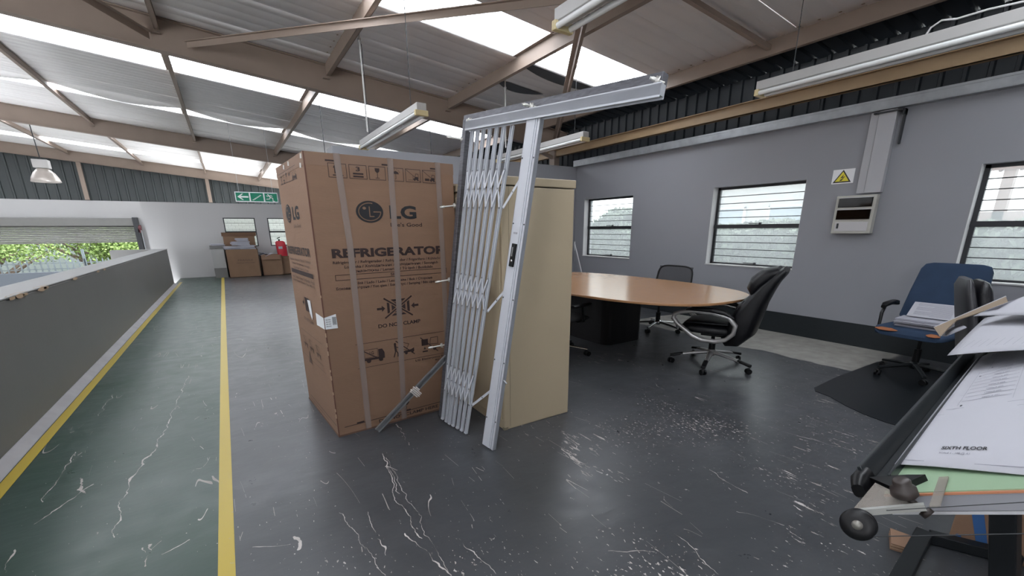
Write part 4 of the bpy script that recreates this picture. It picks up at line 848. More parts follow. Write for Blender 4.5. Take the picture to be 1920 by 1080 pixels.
# ================================================================ chairs (facing +x, origin on the floor)
def caster(b, x, y, a, r=0.028):
    ca, sa = math.cos(a), math.sin(a)
    for s in (-1, 1): b.cyl((x-sa*s*0.008, y+ca*s*0.008, r), (x-sa*s*0.024, y+ca*s*0.024, r), r, 14)
    b.lathe([(0, 0.062), (0.014, 0.06), (0.016, 0.045), (0.01, 0.03)], (x, y, 0), n=10)
def star_base(t, m, rad=0.31, hub=0.115, tip=0.075, leg_w=0.026, capm=None, rot=0.0):
    for k in range(5):
        a = rot+k*2*math.pi/5; ca, sa = math.cos(a), math.sin(a); P = []
        for f in (0, 0.25, 0.5, 0.75, 1.0): P.append(((ca*rad*f, sa*rad*f, hub-(hub-tip)*f**1.4), f))
        lg = MB().loft([(p, (-sa, ca, 0), (0, 0, 1), leg_w*(1.0-0.35*f), 0.018*(1-0.35*f)) for p, f in P], 12, 3).build('base_leg', m, t)
        if capm: MB().loft([((ca*rad*f, sa*rad*f, hub-(hub-tip)*f**1.4+0.003), (-sa, ca, 0), (0, 0, 1), leg_w*0.75, 0.015) for f in (0.72, 0.85, 1.0, 1.04)], 12, 3).build('leg_cap', capm, lg)
        b = MB(); caster(b, ca*rad, sa*rad, a+0.8); b.build('caster', black_m, t)
    MB().lathe([(0.0, hub+0.03), (0.035, hub+0.03), (0.045, hub-0.02), (0.03, hub-0.04), (0, hub-0.04)], n=18).build('base_hub', m, t)
def make_exec():
    t = thing('executive_chair', '', 'chair', local=True)
    star_base(t, silver_m, 0.385, 0.15, 0.085, 0.030, black_m, rot=0.35)
    b = MB(); b.cyl((0, 0, 0.13), (0, 0, 0.27), 0.032, 16); b.cyl((0, 0, 0.25), (0, 0, 0.38), 0.018, 12); b.build('gas_lift', black_m, t)
    b = MB(); b.box((-0.11, -0.07, 0.33), (0.11, 0.07, 0.38)); b.box((0.02, -0.22, 0.335), (0.05, -0.05, 0.35)); b.build('tilt_mechanism', black_m, t, bevel=0.008)
    Y = (0, 1, 0)
    MB().loft([((-0.24, 0, 0.415), Y, (0, 0, 1), 0.20, 0.035), ((-0.20, 0, 0.42), Y, (0, 0, 1), 0.25, 0.05), ((0, 0, 0.425), Y, (0, 0, 1), 0.27, 0.055), ((0.18, 0, 0.43), Y, (0, 0, 1), 0.265, 0.055), ((0.26, 0, 0.42), Y, (0, 0, 1), 0.25, 0.05), ((0.30, 0, 0.40), Y, (0, 0, 1), 0.20, 0.03)], 24, 3.2).build('seat', leather_m, t)
    MB().loft([((-0.16, 0, 0.49), Y, (0, 0, 1), 0.21, 0.012), ((0, 0, 0.492), Y, (0, 0, 1), 0.235, 0.022), ((0.16, 0, 0.49), Y, (0, 0, 1), 0.23, 0.02), ((0.25, 0, 0.475), Y, (0, 0, 1), 0.21, 0.012)], 24, 3).build('seat_cushion', leather_m, t)
    prof = [(-0.12, 0.31, .18, .06), (-0.19, 0.35, .26, .10), (-0.26, 0.46, .275, .13), (-0.30, 0.60, .275, .12), (-0.34, 0.74, .27, .09), (-0.385, 0.86, .26, .07), (-0.43, 0.95, .245, .05), (-0.475, 1.02, .235, .04), (-0.49, 1.045, .21, .025)]
    prof = [(x-max(0, z-.6)*0.13, z, a, c) for x, z, a, c in prof]; S_ = []
    for i, (x, z, a, c) in enumerate(prof):
        x0, z0 = prof[max(0, i-1)][:2]; x1, z1 = prof[min(len(prof)-1, i+1)][:2]; d = np.array((x1-x0, 0, z1-z0)); d /= np.linalg.norm(d); S_.append(((x, 0, z), Y, (d[2], 0, -d[0]), a, c))
    bk = MB().loft(S_, 28, 3.6).build('backrest', leather_m, t)
    prof = [(-0.175, 0.50, .19, .02), (-0.20, 0.57, .205, .035), (-0.225, 0.66, .20, .035), (-0.265, 0.745, .19, .015)]
    MB().loft([((x, 0, z), Y, (1, 0, 0.25), a, c) for x, z, a, c in prof], 24, 3).build('lumbar_cushion', leather_m, t)
    MB().loft([((-0.32, 0, 0.79), Y, (1, 0, .3), .20, .02), ((-0.315, 0, 0.85), Y, (1, 0, .3), .235, .06), ((-0.355, 0, 0.93), Y, (1, 0, .4), .235, .075), ((-0.43, 0, 1.00), Y, (1, 0, .6), .23, .07), ((-0.51, 0, 1.035), Y, (.7, 0, .8), .215, .04)], 28, 2.8).build('headrest', leather_m, t)
    for s in (-1, 1):
        y = s*0.295; pts = [(0.27, .600), (0.325, .575), (0.335, .53), (0.29, .475), (0.21, .42), (0.14, .365), (0.05, .335), (-0.07, .335), (-0.16, .365), (-0.22, .43), (-0.23, .51), (-0.17, .585), (-0.02, .618), (0.15, .622), (0.27, .600)]
        MB().loft([((x, y, z), Y, n__, 0.028, 0.021) for (x, z), n__ in zip(pts, [(lambda d: (d[1], 0, -d[0]))((lambda a, c: (np.array(c)-np.array(a))/(np.linalg.norm(np.array(c)-np.array(a))+1e-9))(pts[max(0, i-1)], pts[min(len(pts)-1, i+1)])) for i in range(len(pts))])], 12, 3).build('armrest_loop', silver_m, t)
        MB().loft([((x, y, z), Y, (0, 0, 1), a, c) for x, z, a, c in ((0.22, .628, .02, .01), (0.15, .642, .034, .022), (0.0, .645, .038, .025), (-0.13, .625, .036, .022), (-0.21, .58, .022, .01))], 14, 3).build('arm_pad', leather_m, t)
        MB().box((-0.14, min(y, s*0.2), 0.385), (0.10, max(y-s*0.02, s*0.2), 0.41)).build('arm_bracket', silver_m, t) if False else None
    return t
ec = make_exec(); tag(ec, 'black leather executive chair with silver looped armrests at the table end', 'chair'); ec.location = (4.26, 2.645, 0); ec.rotation_euler = (0, 0, R(112)); ec.scale = (1.05, 1.05, 1.02)
def mesh_weave():
    m = bpy.data.materials.new('black_back_mesh'); m.use_nodes = True; nt = m.node_tree; N = nt.nodes; L = nt.links; b = N['Principled BSDF']; o = [n for n in N if n.type == 'OUTPUT_MATERIAL'][0]
    b.inputs['Base Color'].default_value = (0.015, 0.015, 0.018, 1); b.inputs['Roughness'].default_value = 0.6; t_ = N.new('ShaderNodeBsdfTransparent'); a = N.new('ShaderNodeMixShader'); a.inputs[0].default_value = 0.74
    L.new(t_.outputs[0], a.inputs[1]); L.new(b.outputs[0], a.inputs[2]); L.new(a.outputs[0], o.inputs[0]); return m
weave_m = mesh_weave()
def make_mesh(arms=True):
    t = thing('mesh_chair', '', 'chair', local=True); Y = (0, 1, 0)
    star_base(t, chrome_m, 0.30, 0.11, 0.075, 0.018, None, rot=0.2)
    b = MB(); b.cyl((0, 0, 0.1), (0, 0, 0.25), 0.028, 14); b.cyl((0, 0, 0.2), (0, 0, 0.40), 0.016, 12); b.build('gas_lift', black_m, t)
    MB().box((-0.1, -0.08, 0.36), (0.1, 0.08, 0.41)).build('tilt_mechanism', black_m, t, bevel=0.008)
    MB().loft([((-0.23, 0, 0.44), Y, (0, 0, 1), 0.19, 0.02), ((-0.2, 0, 0.445), Y, (0, 0, 1), 0.235, 0.035), ((0.15, 0, 0.45), Y, (0, 0, 1), 0.24, 0.038), ((0.24, 0, 0.435), Y, (0, 0, 1), 0.20, 0.02)], 22, 3.4).build('seat', mat('black_fabric', (0.006, 0.006, 0.008), 0.8), t)
    P = []; n = 40
    for i in range(n+1):
        u = 2*math.pi*i/n; ct, sn = math.cos(u), math.sin(u); y = 0.225*math.copysign(abs(ct)**0.45, ct)*(1-0.10*(0 if sn > 0 else 0)); z = 0.72+0.19*math.copysign(abs(sn)**0.45, sn)
        y *= 1.0+(0.91-z)*0.22; P.append((-0.235-(z-0.5)*0.18, y, z))
    MB().tube(P, 0.011, 8, cap=False).build('back_frame', black_m, t)
    MB().add([(-0.237-(z-0.5)*0.18-0.03*(1-(k/0.2)**2)*0, k, z) for z in (0.545, 0.9) for k in (-0.225, 0.225)], [(0, 1, 3, 2)]).build('back_mesh', weave_m, t)
    b = MB(); b.tube([(-0.10, 0, 0.39), (-0.22, 0, 0.40), (-0.27, 0, 0.5), (-0.262, 0, 0.60)], 0.02, 8); b.build('back_stem', black_m, t)
    if arms:
        for s in (-1, 1):
            y = s*0.27; MB().tube([(0.05, s*0.2, 0.41), (0.05, y, 0.43), (0.03, y, 0.60)], 0.014, 8).build('arm_post', black_m, t); MB().loft([((x, y, 0.62), Y, (0, 0, 1), a, 0.014) for x, a in ((-0.12, .02), (-0.1, .032), (0.12, .032), (0.15, .02))], 12, 3).build('arm_pad', black_m, t)
    return t
mc = make_mesh(); tag(mc, 'black mesh-backed chair on the window side of the conference table', 'chair'); mc.location = (5.22, 4.15, 0); mc.rotation_euler = (0, 0, R(185)); mc.scale = (1.15, 1.22, 1)
mc2 = dup(mc); mc2['label'] = 'dark swivel chair half hidden between the cupboard and the table'; mc2.location = (3.17, 3.95, 0); mc2.rotation_euler = (0, 0, R(10))
def make_blue():
    t = thing('blue_office_chair', '', 'chair', local=True); Y = (0, 1, 0)
    star_base(t, blackpaint_m, 0.31, 0.12, 0.08, 0.024, None, rot=0.6)
    b = MB(); b.cyl((0, 0, 0.1), (0, 0, 0.28), 0.03, 14); b.cyl((0, 0, 0.2), (0, 0, 0.42), 0.016, 12); b.build('gas_lift', black_m, t)
    MB().box((-0.13, -0.09, 0.38), (0.12, 0.09, 0.43)).build('tilt_mechanism', black_m, t, bevel=0.008)
    MB().loft([((-0.26, 0, 0.47), Y, (0, 0, 1), 0.22, 0.025), ((-0.22, 0, 0.47), Y, (0, 0, 1), 0.27, 0.045), ((0.0, 0, 0.47), Y, (0, 0, 1), 0.285, 0.05), ((0.26, 0, 0.475), Y, (0, 0, 1), 0.285, 0.045), ((0.33, 0, 0.46), Y, (0, 0, 1), 0.26, 0.032), ((0.345, 0, 0.445), Y, (0, 0, 1), 0.22, 0.015)], 26, 4).build('seat', blue_m, t)
    MB().loft([((-0.24, 0, 0.50), Y, (1, 0, .25), .26, .03), ((-0.26, 0, 0.55), Y, (1, 0, .25), .30, .04), ((-0.34, 0, 0.80), Y, (1, 0, .3), .285, .04), ((-0.41, 0, 1.02), Y, (1, 0, .3), .265, .036), ((-0.425, 0, 1.07), Y, (1, 0, .3), .24, .03), ((-0.43, 0, 1.085), Y, (1, 0, .3), .19, .02)], 28, 4).build('backrest', blue_m, t)
    b = MB(); b.box((-0.33, -0.04, 0.40), (-0.1, 0.04, 0.42)); b.tube([(-0.32, 0, 0.41), (-0.34, 0, 0.5), (-0.38, 0, 0.7)], 0.025, 8); b.build('back_stem', black_m, t)
    for s in (-1, 1):
        y = s*0.32; MB().tube([(0.10, s*0.25, 0.44), (0.10, y, 0.46), (0.10, y, 0.60), (0.06, y, 0.67), (-0.08, y, 0.685), (-0.22, y, 0.67)], 0.016, 8).build('armrest', black_m, t)
        MB().loft([((x, y, z), Y, (0, 0, 1), a, 0.016) for x, z, a in ((0.10, .665, .02), (0.06, .69, .03), (-0.12, .705, .03), (-0.2, .69, .02))], 12, 3).build('arm_pad', black_m, t)
    for y, w in ((0.18, .05), (-0.17, .09)):
        b = MB(); b.loft([((0.333, y-w, 0.487), (1, 0, -.5), (.45, 0, 1), .004, .003), ((0.335, y-w*0.5, 0.490), (1, 0, -.5), (.45, 0, 1), .024, .004), ((0.336, y+w*0.4, 0.490), (1, 0, -.5), (.45, 0, 1), .022, .004), ((0.333, y+w, 0.487), (1, 0, -.5), (.45, 0, 1), .004, .003)], 10, 2); b.build('foam_tear', foam_m, t)
    return t
bc = make_blue(); tag(bc, 'worn navy blue office chair with papers on its seat and foam showing through', 'chair'); bc.location = (5.58, 1.30, 0.001); bc.rotation_euler = (0, 0, R(176))
# chair mat
mp_ = [on_z(*p)[:2] for p in [(1548, 740), (1551, 747), (1570, 763), (1597, 773), (1640, 787), (1705, 806)]]
pts = [(4.33, 1.63), (4.29, 1.50), (4.17, 1.33), (4.09, 1.18), (4.05, 1.03), (4.04, 0.85), (4.04, 0.42), (4.12, 0.34), (5.9, 0.34), (5.98, 0.42), (5.98, 1.55), (5.9, 1.68), (5.0, 1.70), (4.42, 1.68)]
ch = thing('chair_mat', 'glossy black chair mat on the floor in front of the blue chair', 'mat', (5, 1, 0)); b = MB(); b.prism([(x, y, 0.0005) for x, y in pts], (0, 0, 0.004)); b.build('mat_sheet', matm, ch, bevel=0.0012)
bc.location.z = 0.005
# paper bundles on the blue chair
seat = np.array((5.42, 1.29))
def bundle(cx, cy, z, w, d, h, rot, label, tilt=0.0, m=paper2_m):
    t = thing('paper_bundle', label, 'papers', (cx, cy, z), group='paper bundles on the blue chair'); n = max(2, int(h/0.005)); c_, s_ = math.cos(rot), math.sin(rot)
    for k in range(n):
        j = 0.006*(random.random()-.5)*2; r2 = rot+0.03*(random.random()-.5); u = np.array((math.cos(r2), math.sin(r2), 0)); v = np.array((-math.sin(r2), math.cos(r2), tilt)); v /= np.linalg.norm(v); w3 = np.cross(u, v)
        MB().obox(np.array((cx+j, cy+j, z+k*h/n))-u*w/2-v*d/2, u*w, v*d, w3*(h/n*0.75)).build('sheet', m, t)
    return t
zb = 0.527
labs = ['lowest paper bundle spread across the blue chair seat', 'second paper bundle up on the blue chair, turned slightly', 'third paper bundle up on the blue chair seat', 'upper paper bundle on the blue chair, jutting to the left', 'printed report lying on top of the paper bundles']
for k in range(4): bundle(5.45+0.02*random.uniform(-1, 1), 1.27+0.03*random.uniform(-1, 1), zb, 0.24+0.03*random.random(), 0.36+0.04*random.random(), 0.016, R(random.uniform(-5, 5)), labs[k]); zb += 0.019
tp = thing('paper_bundle', labs[4], 'papers', (5.6, 1.27, zb), group='paper bundles on the blue chair'); u = np.array((0.80, 0, 0.60)); v = np.array((0, 1.0, 0)); n3 = np.cross(u, v)
o = np.array((5.50, 1.10, zb+0.004)); MB().obox(o, u*0.20, v*0.33, -n3*-0.006 if n3[2] > 0 else -n3*0.006).build('report_sheet', paper_m, tp)
b = MB(); nn = n3 if n3[2] > 0 else -n3
for i in range(14):
    P = o+u*(0.018+i*0.0125)+v*0.02+nn*0.0068; b.obox(P, u*0.003, v*(0.27 if i % 5 else 0.15), nn*0.0004)
b.build('printed_lines', plan_ink, tp)
# black padded chairs beyond the drafting table
def make_pad(name):
    t = thing(name, '', 'chair', local=True); Y = (0, 1, 0)
    star_base(t, chrome_m, 0.30, 0.11, 0.075, 0.02, None, rot=0.9)
    MB().cyl((0, 0, 0.1), (0, 0, 0.42), 0.025, 12).build('gas_lift', black_m, t)
    MB().loft([((-0.22, 0, 0.46), Y, (0, 0, 1), 0.2, 0.03), ((-0.18, 0, 0.46), Y, (0, 0, 1), 0.25, 0.05), ((0.2, 0, 0.47), Y, (0, 0, 1), 0.25, 0.05), ((0.27, 0, 0.45), Y, (0, 0, 1), 0.21, 0.02)], 22, 3.4).build('seat', leather_m, t)
    MB().loft([((-0.22, 0, 0.50), Y, (1, 0, .2), .20, .03), ((-0.24, 0, 0.56), Y, (1, 0, .2), .235, .045), ((-0.29, 0, 0.85), Y, (1, 0, .2), .235, .05), ((-0.33, 0, 1.04), Y, (1, 0, .2), .21, .045), ((-0.335, 0, 1.085), Y, (1, 0, .2), .17, .03), ((-0.335, 0, 1.10), Y, (1, 0, .2), .10, .01)], 26, 3).build('backrest', leather_m, t)
    MB().loft([((-0.27, 0, 0.52), Y, (1, 0, .2), .21, .02), ((-0.30, 0, 0.60), Y, (1, 0, .2), .245, .03), ((-0.36, 0, 0.90), Y, (1, 0, .2), .245, .035), ((-0.40, 0, 1.06), Y, (1, 0, .2), .22, .03), ((-0.405, 0, 1.11), Y, (1, 0, .2), .16, .015)], 26, 3).build('back_shell', mat('grey_vinyl_shell', (0.03, 0.03, 0.035), 0.35), t)
    return t
pc = make_pad('padded_chair'); tag(pc, 'black padded chair with grey back shell in front of the blue chair', 'chair'); pc.location = (4.15, 0.42, 0.005); pc.rotation_euler = (0, 0, R(-68)); pc.scale = (1, 0.85, 1.01)
pc2 = make_mesh(False); pc2.name = 'black_office_chair'; tag(pc2, 'black chair back at the right edge under the third window', 'chair'); pc2.location = (4.80, 0.06, 0.005); pc2.rotation_euler = (0, 0, R(200)); pc2.scale = (1.05, 1.05, 1.22)
# ================================================================ drafting table
zt = 1.02; DA = on_z(1718, 925, zt); ang = R(5.7); tilt = R(30)
du = np.array((math.cos(ang), math.sin(ang), 0)); dw = np.array((math.sin(ang)*math.cos(tilt), -math.cos(ang)*math.cos(tilt), math.sin(tilt))); dn_ = np.cross(du, dw)
if dn_[2] < 0: dn_ = -dn_
def dp(x, y, off=0.0): return on_plane(x, y, DA+dn_*off, dn_)
def D(a, b_, c=0.0): return DA+du*a+dw*b_+dn_*c
L_ = 1.55; Wd = 0.85
t = thing('drafting_table', 'tilted drafting table with a black front rail on a black steel stand', 'drafting table', (1.9, -0.1, 0))
MB().obox(D(0.0, -0.045, -0.030), du*L_, dw*Wd, dn_*0.026).build('board_core', mat('grey_board_edge', (0.26, 0.26, 0.285), 0.5), t)
MB().obox(D(-0.001, -0.045, -0.004), du*(L_+0.002), dw*Wd, dn_*0.003).build('orange_layer', orange_m, t)
MB().obox(D(0.004, -0.045, -0.001), du*(L_-0.008), dw*Wd, dn_*0.002).build('green_surface', mint_m, t)
MB().obox(D(0.0, -0.045, -0.036), du*L_, dw*Wd, dn_*0.005).build('white_underlay', mat('pale_trim', (0.42, 0.42, 0.44), 0.5), t)
A, B = dp(1645, 905, 0.0), dp(1838, 661, 0.0); e = (B-A)/np.linalg.norm(B-A); en = np.cross(dn_, e); en = en if en @ dw > 0 else -en
b = MB(); b.obox(A-en*0.022-dn_*0.012, B-A, en*0.008, dn_*0.045); b.obox(A-en*0.014-dn_*0.012, B-A, en*0.040, dn_*0.01); b.obox(A+en*0.02-dn_*0.005, B-A, en*0.005, dn_*0.02); b.build('front_rail', mat('black_rail', (0.014, 0.017, 0.02), 0.35), t, bevel=0.002)
b = MB(); b.loft([(A-en*0.020-e*0.04-dn_*0.0, en, dn_, 0.010, 0.012), (A-en*0.02-e*0.02, en, dn_, 0.014, 0.026), (A-en*0.02+e*0.02, en, dn_, 0.014, 0.026)], 14, 3); b.prism([A-en*0.01+dn_*0.012, A+en*0.05+dn_*0.012, A+en*0.075+dn_*0.012-e*0.005, A+en*0.05-e*0.055+dn_*0.012, A+en*0.035-e*0.055+dn_*0.012], dn_*-0.012); b.build('rail_end_bracket', black_m, t)
# acrylic bracket, pulley, knob and wire
P1, P2, P3 = dp(1641, 905, 0.02), dp(1593, 962, 0.0), dp(1735, 950, 0.0)
b = MB(); b.prism([P1, P2, P3], dn_*-0.006); b.build('acrylic_bracket', acr_m, t, fix=True)
b = MB(); b.bar(P2, P3, 0.010, 0.010, dn_); b.build('bracket_bar', mat('clear_bar', (0.30, 0.30, 0.285), 0.2), t)
Pc = dp(1608, 984, -0.01); wax = np.array((-0.55, -0.35, 0.25)) ; wax = (C0-Pc)/np.linalg.norm(C0-Pc)*0.9+np.array((-.45, .0, .0)); wax /= np.linalg.norm(wax)
pl = MB().lathe([(0, 0.004), (0.012, 0.005), (0.022, 0.003), (0.0245, 0.0), (0.0245, -0.004), (0.018, -0.007), (0.018, -0.010), (0.0245, -0.013), (0.0245, -0.017), (0, -0.018)], Pc, wax, 30).build('pulley', black_m, t)
MB().lathe([(0, 0.0085), (0.006, 0.0085), (0.008, 0.004)], Pc, wax, 16).build('pulley_hub', mat('dull_hub', (0.2, 0.19, 0.17), 0.4, 0.6), pl)
Pk = dp(1697, 930, 0.012)
b = MB(); b.lathe([(0, 0.030), (0.010, 0.030), (0.012, 0.027), (0.012, 0.018), (0.017, 0.015), (0.018, 0.004), (0.015, 0.0), (0, 0)], Pk, dn_*0.8+np.array((0, 0, .5))-du*0.2, 24); b.build('clamp_knob', brown_m, t)
b = MB(); Pn = dp(1738, 962, -0.015); b.tube([Pk, Pn], 0.005, 8); b.lathe([(0, -0.006), (0.009, -0.005), (0.009, 0.004), (0, 0.005)], Pn, Pn-Pk, 10); b.build('clamp_screw', brown_m, t)
W1, W2 = dp(1638, 1006, -0.02), dp(1960, 1000, -0.02); b = MB(); b.tube([W1, W2+(W2-W1)*0.3], 0.0008, 5); W1, W2 = dp(1662, 957, 0.003), dp(1980, 938, 0.003); b.tube([W1, W2], 0.0007, 5); b.build('rule_wire', frame_m, t)
b = MB(); Pb = dp(1770, 895, 0.004); Pe = dp(1752, 950, 0.004); b.bar(Pb, Pe, 0.012, 0.003, dn_); b.build('clear_clip', acr_m, t)
# stand
py0, py1 = on_x(1855, 955, 2.05), on_x(1905, 955, 2.05)
YP0, YP1 = py0[1], py1[1]
c_ = [on_x(1853, 950, 2.05), on_x(1907, 945, 2.05), on_x(1905, 1100, 2.05), on_x(1852, 1100, 2.05)]
for i, k in ((2, 1), (3, 0)):
    d_ = c_[i]-c_[k]; c_[i] = c_[k]+d_*((c_[k][2]-0.03)/-d_[2])
MB().prism(c_, (0.08, 0, 0)).build('stand_post', blackpaint_m, t, bevel=0.004, fix=True)
f1, f2, f3 = on_z(1735, 992, 0.06), on_z(1672, 1110, 0.06), on_z(1870, 1052, 0.06)
b = MB(); b.bar((f1[0], f1[1], 0.03), (f2[0]-0.0, f2[1], 0.03), 0.062, 0.055); b.build('foot_bar', blackpaint_m, t, bevel=0.004)
b = MB(); b.bar((f1[0]+0.0, f1[1]-0.02, 0.032), (f3[0]+0.15, f3[1]-0.05, 0.032), 0.05, 0.05); b.build('foot_rail', blackpaint_m, t, bevel=0.004)
# drawings
def sheet_obj(name, label, px, off, fold=None, m=paper_m, thick=0.0015):
    P = [dp(x, y, o_) for (x, y), o_ in zip(px, off)]; return P
def paper(px, off, label, group='building plan drawings on the drafting table', nu=10, m=paper_m):
    """px: quad corners near-left, near-right, far-right, far-left; off: lift above the board at the corners"""
    t = thing('plan_drawing', label, 'drawing', tuple(dp(*px[0], off[0])), group=group); c = [dp(*p, o_) for p, o_ in zip(px, off)]; V = []
    for i in range(nu+1):
        for j in range(nu+1):
            a, b_ = i/nu, j/nu; P = (c[0]*(1-a)+c[1]*a)*(1-b_)+(c[3]*(1-a)+c[2]*a)*b_; V.append(P+dn_*0.006*math.sin(3.1*a+1.0)*math.sin(2.2*b_+0.6))
    n1 = nu+1; o = MB().add(V, [(i*n1+j, (i+1)*n1+j, (i+1)*n1+j+1, i*n1+j+1) for i in range(nu) for j in range(nu)], True).build('sheet', m, t); md = o.modifiers.new('s', 'SOLIDIFY'); md.thickness = 0.0012; md.offset = 0
    def PP(a, b_): return (c[0]*(1-a)+c[1]*a)*(1-b_)+(c[3]*(1-a)+c[2]*a)*b_+dn_*(0.006*math.sin(3.1*a+1.0)*math.sin(2.2*b_+0.6)+0.0022)
    return t, PP
t1, P = paper([(1679, 873), (1985, 893), (2000, 610), (1834, 672)], (0.006, 0.006, 0.012, 0.008), 'white floor plan sheet titled SIXTH FLOOR lying on the drafting table')
b = MB(); put_text(b, 'SIXTH FLOOR', (0.29, 0.072, 0.60, 0.087), P, 0.025); b.build('title_lettering', inkb_m, t1)
b = MB(); put_text(b, 'SCALE 1 : 100 @ A1', (0.29, 0.050, 0.50, 0.060), P, 0.01)
put_text(b, 'TEXACO STAND', (0.2, 0.905, 0.8, 0.935), P, 0.0) if False else put_text(b, 'RESTAURANT AND', (0.2, 0.905, 0.75, 0.935), P, 0.0)
pline(b, [(0.12, 0.33), (0.95, 0.33)], 0.002, P); pline(b, [(0.02, 0.30), (0.95, 0.30)], 0.0015, P); pline(b, [(0.0+0.02, 0.02), (0.95, 0.02)], 0.0015, P); pline(b, [(0.05, 0.02), (0.05, 0.9)], 0.0015, P)
for i in range(9): pline(b, [(0.22, 0.38+i*0.035), (0.62, 0.38+i*0.035)], 0.002, P); put_text(b, 'OFFICE %d' % (601+i), (0.38, 0.384+i*0.035, 0.52, 0.394+i*0.035), P, 0.01)
for i in range(8): pline(b, [(0.30, 0.70+i*0.022), (0.8, 0.70+i*0.022)], 0.0015, P)
for x in (0.20, 0.64): pline(b, [(x, 0.35), (x, 0.68)], 0.0025, P)
pline(b, [(0.28, 0.68), (0.28, 0.89)], 0.0025, P)
b.build('plan_lines', plan_ink, t1)
b = MB()
for a, c in ((0.235, 0.345), (0.235, 0.62), (0.31, 0.70)): disc(b, (a, c), 0.011, P, 12, 0.004)
b.build('column_marks', inkb_m, t1)
t2, P = paper([(1777, 668), (1990, 650), (2000, 575), (1848, 596)], (0.07, 0.05, 0.04, 0.05), 'curled white plan sheet overhanging the drafting table rail')
b = MB(); pline(b, [(0.04, 0.05), (0.04, 0.95)], 0.003, P); pline(b, [(0.08, 0.05), (0.08, 0.95)], 0.002, P)
for i in range(9): pline(b, [(0.12+i*0.08, 0.10), (0.18+i*0.08, 0.24)], 0.003, P)
b.build('plan_lines', plan_ink, t2)
t3, P = paper([(1826, 594), (2010, 588), (2020, 520), (1872, 574)], (0.10, 0.08, 0.07, 0.12), 'topmost white plan sheet curling at the far end of the drafting table')
b = MB(); pline(b, [(0.05, 0.3), (0.9, 0.3)], 0.004, P); b.build('plan_lines', plan_ink, t3)
# folder
c = [on_plane(x, y, D(0, 0, 0.09), dn_) for x, y in ((1751, 614), (1886, 556), (1890, 567), (1793, 600), (1762, 630))]
t = thing('cardboard_folder', 'open brown cardboard folder at the far end of the drafting table', 'folder', tuple(c[0])); b = MB(); b.prism(c, -dn_*0.004); b.build('cover', mat('folder_brown', (0.24, 0.18, 0.125), 0.7), t, fix=True)
c = [on_plane(x, y, D(0, 0, 0.085), dn_) for x, y in ((1750, 613), (1886, 554.5), (1887, 556.5), (1752, 616))]; b = MB(); b.prism(c, -dn_*0.003); b.build('edge', paper_m, t, fix=True)
c = [on_plane(x, y, D(0, 0, 0.05), dn_) for x, y in ((1760, 629), (1775, 629), (1812, 613), (1800, 606))]; b = MB(); b.prism(c, -dn_*0.004); b.build('lower_flap', paper2_m, t, fix=True)
# cardboard bits by the stand
A = on_z(1667, 1003, 0.03); t = thing('cardboard_offcut', 'folded scrap of corrugated cardboard on the floor by the drafting stand', 'cardboard', (A[0], A[1], 0))
px = [(1666, 1001), (1712, 1018), (1700, 1040), (1668, 1030)]
for k in range(5):
    c = [on_z(x, y, 0.0) for x, y in px]; z = 0.001+k*0.007; s_ = 0.96 if k % 2 else 1.0; cc = sum(c)/4
    b = MB(); b.prism([cc+(p-cc)*s_+np.array((0, 0, z)) for p in c], (0, 0, 0.005)); b.build('layer', cardin_m if k % 2 else card_m, t)
c0 = on_z(1868, 1042); c1 = on_z(1822, 1030)
bx, by = c0[0], c0[1]
t = thing('printed_carton', 'brown carton with blue printing on the floor behind the drafting stand', 'carton', (bx, by, 0))
kx0, kx1 = bx, bx+0.42; ky = by
MB().box((kx0, ky-0.40, 0.001), (kx1, ky+0.16, 0.33)).build('carton_body', card_m, t, bevel=0.003)
b = MB(); PX_ = lambda s, z: (kx0-0.0015, ky+0.16-s, z); poly(b, [(0.09, 0.02), (0.13, 0.02), (0.05, 0.30), (0.0+0.005, 0.30)], PX_); disc(b, (0.03, 0.02), 0.01, PX_); arc(b, (0.17, 0.30), 0.03, 0.025, 180, 360, 0.012, PX_); b.build('blue_print', blueprint_m, t)
# ================================================================ far boxes, papers, red cover
def openbox(name, label, x0, y0, w, d, h, flaps=True, m=card2_m, group='cardboard boxes by the far wall'):
    t = thing(name, label, 'box', (x0+w/2, y0+d/2, 0), group=group); b = MB(); k = 0.012
    b.box((x0, y0, 0.002), (x0+w, y0+k, h)); b.box((x0, y0+d-k, 0.002), (x0+w, y0+d, h)); b.box((x0, y0, 0.002), (x0+k, y0+d, h)); b.box((x0+w-k, y0, 0.002), (x0+w, y0+d, h)); b.box((x0, y0, 0.002), (x0+w, y0+d, 0.014)); b.build('walls', m, t)
    return t
t = openbox('cardboard_box', 'large brown cardboard box heaped with papers beside the grey pier', -0.10, 16.75, 0.90, 0.65, 0.88)
MB().obox((-0.10, 17.39, 0.88), (0.90, 0, 0), (0, 0.03, 0.42), (0, 0.006, 0)).build('raised_flap', card2_m, t); MB().obox((-0.13, 17.40, 1.29), (0.98, 0, 0), (0, -0.10, 0.12), (0, 0.006, 0)).build('folded_flap', card_m, t)
b = MB(); put_text(b, 'FRAGILE', (0.2, 0.52, 0.62, 0.57), lambda s, z: (s, 16.748, z), 0.01); put_text(b, 'HANDLE WITH CARE', (0.15, 0.44, 0.66, 0.475), lambda s, z: (s, 16.748, z), 0.01); b.build('print', fade_m, t)
b = MB(); b.box((0.30, 16.746, 0.80), (0.38, 16.7495, 0.88)); b.build('tape', card2_m, t)
t = openbox('cardboard_box', 'smaller open cardboard box with folded-down flap, right of the large box', 0.86, 16.85, 0.62, 0.55, 0.68); MB().obox((0.87, 16.835, 0.68), (0.55, 0, 0), (0, -0.02, -0.15), (0, 0.006, 0)).build('folded_flap', card_m, t)
t = openbox('cardboard_box', 'brown cardboard box behind, under the red cover', 1.35, 17.0, 0.62, 0.5, 0.60)
